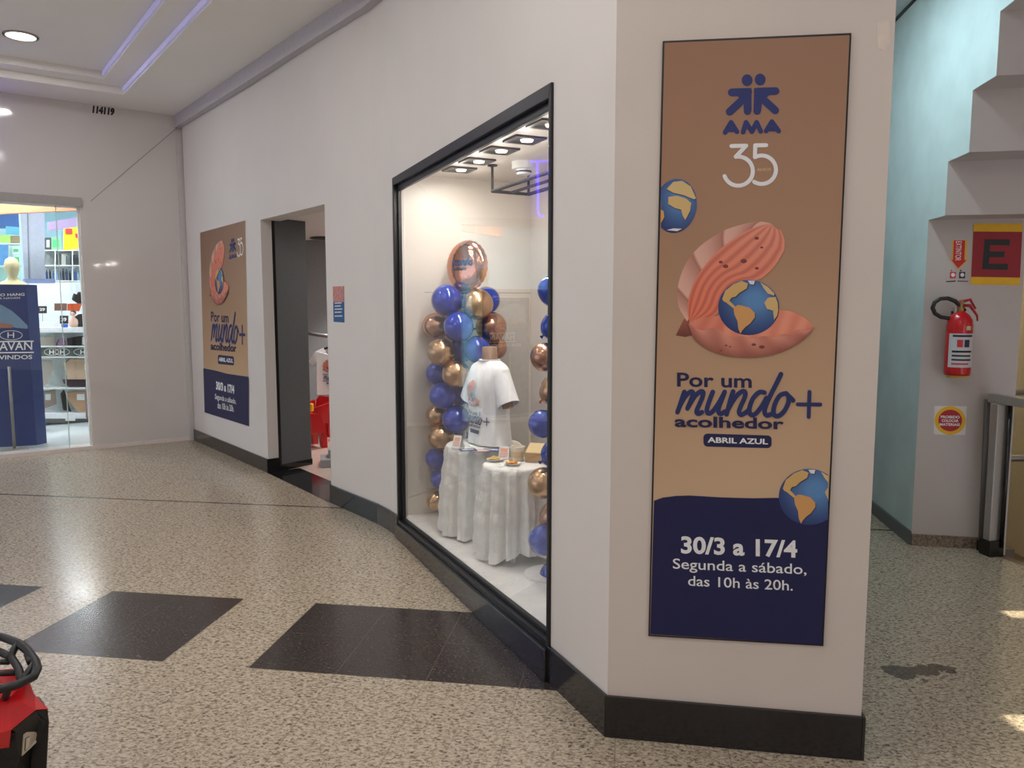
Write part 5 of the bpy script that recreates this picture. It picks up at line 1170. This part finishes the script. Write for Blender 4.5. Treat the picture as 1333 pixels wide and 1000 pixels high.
shopbox('brown_carton', (14.5, 307, 27, 315.5), 5.1, .2, M('carton brown', (150, 132, 96), 0.6), 'brown carton on the shelf left of the column', 'carton')
sh1 = thing('wall_shelving', 'white shelving left of the column holding the lime sign and brown carton', 'shelving', pS(5, 420, 5.0))
for y in (316.5, 345.5): shopbox('shelf', (-40, y, 29, y + 1.6), 5.0, .4, m_white, '', '', parent=sh1)
shopbox('back_panel', (-40, 317, 29, 400), 5.42, .04, M('mint panel', (190, 232, 220), 0.5), '', '', parent=sh1)
for x in (11.5, 28): shopbox('upright', (x, 317, x + 1.2, 420), 5.0, .05, m_white, '', '', parent=sh1)
shopbox('blue_poster', (-20, 319, 10.5, 345), 4.98, .01, M('poster blue', (84, 150, 204), 0.5, noise=(9, .15)), 'blue poster leaning on the shelving behind the mannequin head', 'poster')
for k, (x0, y0, x1, y1, lab_) in enumerate([(16, 322, 25, 331, 'upper green and white sign on the shelving left of the column'), (17, 332.5, 26, 344.5, 'lower green and white sign on the shelving left of the column')]):
    o = shopbox('offer_sign', (x0, y0, x1, y1), 4.98, .01, m_white, lab_, 'sign'); shopbox('print_block', (x0 + 1.5, y0 + 2, x1 - 1, y1 - 3), 4.97, .004, M('green print', (86, 206, 130), 0.5), '', '', parent=o)
shopbox('yellow_sign', [(83, 296), (106, 293.5), (106, 323), (83, 326)], 3.4, .03, M('yellow sign', (252, 208, 10), 0.5), 'big yellow sign with red blocks under the lilac beam', 'sign')
o = bpy.data.objects['yellow_sign']
for q in [(85, 297.5, 94, 304), (98, 304, 103, 309.5)]: shopbox('red_block', q, 3.38, .006, M('sign red print', (206, 36, 40), 0.5), '', '', parent=o)
shopbox('striped_sign', (106.5, 294, 111, 314), 3.4, .03, M('red sign', (206, 74, 60), 0.5), 'narrow red sign right beside the big yellow sign', 'sign')
shopbox('blue_sign', (111.3, 294, 114, 314), 3.42, .03, M('deep blue sign', (36, 60, 150), 0.5), 'narrow deep blue sign at the right end of the yellow sign', 'sign')
sh2 = thing('bottle_shelving', 'white shelving with boxes and bottles right of the column', 'shelving', pS(88, 430, 4.0))
for y in (325.2, 345, 365): shopbox('shelf', (57, y, 116, y + 1.4), 4.0, .45, m_white, '', '', parent=sh2)
shopbox('back_panel', (57, 326, 116, 430), 4.46, .04, M('grey back panel', (196, 206, 206), 0.5), '', '', parent=sh2)
for x in (71.5, 94, 114.5): shopbox('upright', (x, 326, x + 1.1, 366), 3.99, .05, m_white, '', '', parent=sh2)
shopbox('lower_panel', (38, 367.5, 116, 430), 3.95, .04, m_sw, '', '', parent=sh2)
rnd = random.Random(5)
ORD = 'first second third fourth fifth sixth seventh eighth ninth tenth eleventh twelfth thirteenth fourteenth fifteenth'.split()
cols_ = [(120, 124, 124), (70, 74, 78), (176, 178, 170), (90, 96, 100), (52, 56, 60), (140, 138, 130)]
x = 59.2; k = 0
while x < 111:
    w_ = rnd.uniform(4.2, 6.5); h = rnd.uniform(9, 15); c_ = cols_[k % 6]; 
    if x < 71.5 < x + w_ + .3: x = 73
    if x < 94 < x + w_ + .3: x = 95.4
    bay = 'left' if x < 71 else ('middle' if x < 93 else 'right')
    shopbox('shelf_box', (x, 345 - h, x + w_, 345), 4.05, .2, M('box %d' % (k % 6), c_, .5), '%s product box from the left on the shop upper shelf' % ORD[k], 'product box', 'boxes on the upper shelf')
    x += w_ + .7; k += 1
bc = [(40, 56, 96), (30, 34, 44), (70, 110, 170), (150, 180, 206), (44, 70, 140), (24, 30, 40)]
x = 60; k = 0
while x < 112:
    if 70.4 < x + 1.4 < 74.2: x = 74.2
    if 92.6 < x + 1.4 < 96.6: x = 96.6
    p = pS(x + 1.4, 365, 4.12); rb = .0125 * 1.2; h = .15 + .05 * rnd.random(); bmb = MB()
    bmb.lathe(p, [(rb * .95, 0), (rb, .005), (rb, h * .62), (rb * .4, h * .78), (rb * .38, h * .92)], 12); o = bmb.build('bottle', M('bottle %d' % (k % 6), bc[k % 6], .25), loc=p, smooth=True); tag(o, '%s small bottle from the left on the shop lower bottle shelf' % ORD[k], 'bottle', 'bottles on the lower shelf')
    cp = MB(); cp.lathe(p + Vector((0, 0, h * .92)), [(rb * .5, 0), (rb * .5, h * .1)], 10); cp.build('cap', m_white, o)
    x += 4.3; k += 1
for k, (x0, x1, y0) in enumerate([(59, 66.5, 309.5), (67, 79, 309), (93, 99.5, 315), (100.5, 105, 316), (105.6, 112, 317)]):
    o = shopbox('photo_box', (x0, y0, x1, 325), 4.05, .15, M('photo box %d' % k, [(70, 74, 78), (150, 214, 160), (220, 222, 216), (196, 200, 196), (120, 124, 126)][k], .5), ['dark box with a white figure on top of the shelving beside the column', 'pale green box on top of the shelving beside the column', 'white box on top of the shelving under the yellow sign', 'pale grey box on top of the shelving under the yellow sign', 'mid grey box on top of the shelving at its right end'][k], 'box')
    shopbox('print_block', (x0 + 1.5, y0 + 3, x1 - 2, 322), 4.04, .004, m_white if k in (0, 4) else m_black_ink if k > 1 else M('green print', (86, 206, 130), 0.5), '', '', parent=o)
# counter unit with hanging underwear
TU = 1.95
un = thing('underwear_display', 'white display unit with a counter and two rows of hanging underwear', 'display unit', pS(88, 550, TU))
shopbox('counter', (50, 426.5, 126, 433), TU, .55, m_sw, '', '', parent=un)
shopbox('back_panel', (50, 433, 126, 546), TU + .42, .03, M('unit back', (214, 222, 220), .5), '', '', parent=un)
bd = shopbox('logo_strip', (52, 452.5, 122, 464), TU + .02, .02, M('strip dark', (70, 84, 78), .5), '', '', parent=un)
for cx1 in (67, 81, 107.5):
    b = MB(); stroke(b, [(cx1 + (11.5 if cx1 > 100 else 9.5) * math.cos(a * .2513), 458.2 + 4.4 * math.sin(a * .2513)) for a in range(26)], .6, lambda x, y, d: pS(x, y, TU + .02, d), .002); b.build('emblem_ring', m_white_ink, bd)
    lettering('emblem_letter', 'H', lambda x, y, d: pS(x, y, TU + .02, d), (cx1 - 3, 461.2), (cx1 + 3.2, 461.2), (cx1 - 3, 455.4), .002, m_white_ink, bd, .03)
for y in (450.5, 464.2, 505.0): shopbox('shelf_edge', (51, y, 122.5, y + 1.7), TU, .40, M('shelf edge', (226, 230, 228), .4), '', '', parent=un)
shopbox('base', (50, 538, 126, 545), TU - .02, .5, m_sw, '', '', parent=un)
shopbox('kick_board', (50, 545, 126, 551), TU + .05, .4, M('kick grey', (120, 124, 122), .5), '', '', parent=un)
shopbox('end_post', (121, 433, 126, 551), TU - .01, .05, m_white, '', '', parent=un)
shopbox('price_tag', (85, 544.5, 98, 548), TU - .03, .006, m_white, '', '', parent=un)
def wear(P, t, th, mat, label, tagp=None, cat='underwear'):
    o = shopbox('hanging_underwear' if cat == 'underwear' else 'folded_clothes', P, t, th, mat, label, cat)
    if tagp: shopbox('price_tag', tagp, t - .006, .004, m_white, '', '', parent=o)
m_nude = M('nude fabric', (196, 168, 142), .8, noise=(20, .08)); m_taupe = M('taupe fabric', (150, 134, 122), .8, noise=(20, .1)); m_blk = M('black fabric', (34, 32, 34), .8, noise=(20, .1)); m_pur = M('mauve fabric', (160, 116, 156), .8); m_gry = M('grey fabric', (176, 168, 158), .8)
wear([(53, 440), (71, 438), (72, 450), (53, 450.3)], TU + .1, .12, m_gry, 'grey folded underwear at the left end of the top bay, beside the totem', None, 'folded clothes')
wear([(74, 449.8), (77, 442), (83, 439), (86, 445), (85, 449.8)], TU + .09, .10, m_pur, 'mauve folded underwear in the middle of the top bay', None, 'folded clothes')
wear([(89, 441), (104, 438.5), (119, 437.5), (121, 449.8), (90, 450)], TU + .08, .14, m_blk, 'black folded underwear with a white tag in the top bay', (107, 439, 116, 449), 'folded clothes')
wear([(55, 470), (68, 469.5), (70, 480), (66, 488), (62, 500), (56, 503)], TU + .1, .10, m_gry, 'grey bodysuit hanging at the left of the middle bay')
wear([(84, 474), (92, 467), (117, 468), (123, 485), (121, 494), (88, 494)], TU + .06, .12, m_nude, 'nude high-waisted briefs with a tag hanging in the middle bay', (110, 474, 117, 482))
wear([(82, 494.6), (121.5, 494.6), (121, 504.5), (92, 504.5), (84, 500)], TU + .12, .10, M('plum fabric', (86, 70, 78), .8), 'dark plum briefs below the nude ones in the middle bay')
wear([(54, 511), (72, 508), (74, 526), (64, 530), (55, 533)], TU + .1, .10, m_taupe, 'taupe briefs hanging at the left of the bottom bay', (59, 513, 66, 521))
wear([(80, 514), (84, 508), (88, 522), (93, 536), (83, 534)], TU + .14, .10, m_blk, 'black briefs behind the tan ones in the bottom bay')
wear([(86, 511), (118, 508.5), (121, 518), (116, 526), (112, 536), (106, 538), (99, 534), (92, 524), (88, 520)], TU + .06, .06, M('tan fabric', (182, 146, 116), .8), 'tan briefs with a white tag hanging in the bottom bay', (100, 513, 110, 521))
# things on the counter
shopbox('folded_stack', (54, 419.5, 76, 426.3), TU + .15, .2, m_white, 'white folded garments on the counter under the price signs', 'folded clothes')
for x0, y0, x1, y1, word, lab_, tt in [(50, 398.5, 61, 408, '29', 'black price sign reading 29 beside the blue totem', TU + .3), (78, 411, 89, 421.5, '39', 'black price sign reading 39 on the counter', TU + .12)]:
    o = shopbox('price_sign', (x0, y0, x1, y1), tt, .01, m_black_ink, lab_, 'price sign')
    lettering('price_lettering', word, lambda x, y, d: pS(x, y, tt, d), (x0 + 1.5, y1 - 3), (x1 - 2.5, y1 - 3), (x0 + 1.5, y0 + 2.5), .003, m_white_ink, o, .04)
    shopbox('sign_stem', ((x0 + x1) / 2 - .4, y1, (x0 + x1) / 2 + .4, 427), tt + .002, .006, m_steel, '', '', parent=o)
shopbox('blue_card', (80, 422, 88.5, 426.4), TU + .1, .01, M('card blue', (40, 90, 190), .5), 'small blue card on the counter under the price sign 39', 'card')
shopbox('photo_board', (71, 395, 87, 404.5), TU + .7, .03, M('brown photo', (132, 92, 76), .5, noise=(14, .3)), 'brown photo panel behind the counter, left of the orange panel', 'panel')
shopbox('orange_board', [(88, 395.5), (107, 395), (103, 405.5), (88, 404.5)], TU + .68, .03, M('orange panel', (220, 90, 40), .5), 'orange panel behind the counter beside the black clothes', 'panel')
c = pS(96, 426.4, TU + .25); t = thing('bust_form', 'beige underwear bust form with dark hair on the counter', 'bust form', c)
hpx = pS(92.5, 409, TU + .25); b = MB(); b.loft([ell(c + Vector((0, 0, z)), a, d, 16) for z, a, d in [(0, .045, .04), (.06, .055, .04), (.10, .05, .035), (.13, .02, .02), (.15, .018, .018)]]); b.build('torso', M('bust skin', (222, 184, 160), .5), t, smooth=True)
b = MB(); b.sphere(c + Vector((0, 0, .18)), .034, 16, 10); b.build('head', M('bust skin', (222, 184, 160), .5), t, smooth=True)
b = MB(); b.sphere(c + Vector((0, .008, .188)), .036, 16, 10); b.build('hair', M('bust hair', (56, 36, 30), .6), t, smooth=True)
for P, tt, lab_ in [([(95, 389), (97, 382), (101, 384), (103, 380), (108, 381), (112, 383), (112, 394), (104, 396), (96, 391)], TU + .9, 'upper cluster of black clothes hanging behind the orange panel'), ([(99, 412), (104, 409), (113, 408.5), (113.5, 426), (101, 426.3)], TU + .35, 'lower black clothes at the right end of the counter')]:
    shopbox('black_clothes', P, tt, .12, m_blk, lab_, 'clothes')
shopbox('green_tag', (105.5, 372, 111.5, 376), TU + 1.5, .01, M('green tag', (40, 190, 110), .5), 'small green tag on the white wall above the black clothes', 'tag')
pl_ = shopbox('shop_pillar', (113, 345, 121, 545), TU - .35, .1, M('brown pillar panel', (126, 94, 96), .5), 'narrow brown pillar panel at the right edge of the shop window', 'pillar')
shopbox('red_sign', (109.5, 345, 118.5, 355.5), TU - .37, .012, M('coral sign', (206, 72, 80), .5), 'small coral sign at the top of the brown pillar panel', 'sign')
shopbox('patterned_panel', (113.2, 356, 118.6, 385), TU - .355, .004, M('patterned', (150, 130, 124), .5, noise=(25, .4)), '', '', parent=pl_)

# lit sign of the shop, outside the photo to the left: it is the purple line mirrored in the shop window
m_neon = M('violet neon', (90, 70, 255), .4, emit=9)
ns = thing('neon_sign', 'violet neon tube sign over the shop front outside the photo', 'neon sign', qC(2.05, -.05, 3.0))
b = MB(); b.tube([qC(1.95, -.06, 3.38), qC(2.5, -.06, 3.40)], .012, 8); b.tube([qC(2.05, -.06, 3.36), qC(2.06, -.06, 3.0), qC(2.06, -.06, 2.74), qC(2.10, -.06, 2.69), qC(2.14, -.06, 2.70)], .014, 8); b.tube([qC(2.2, -.06, 3.3), qC(2.22, -.06, 2.95)], .01, 8); b.build('tube', m_neon, ns, smooth=True)
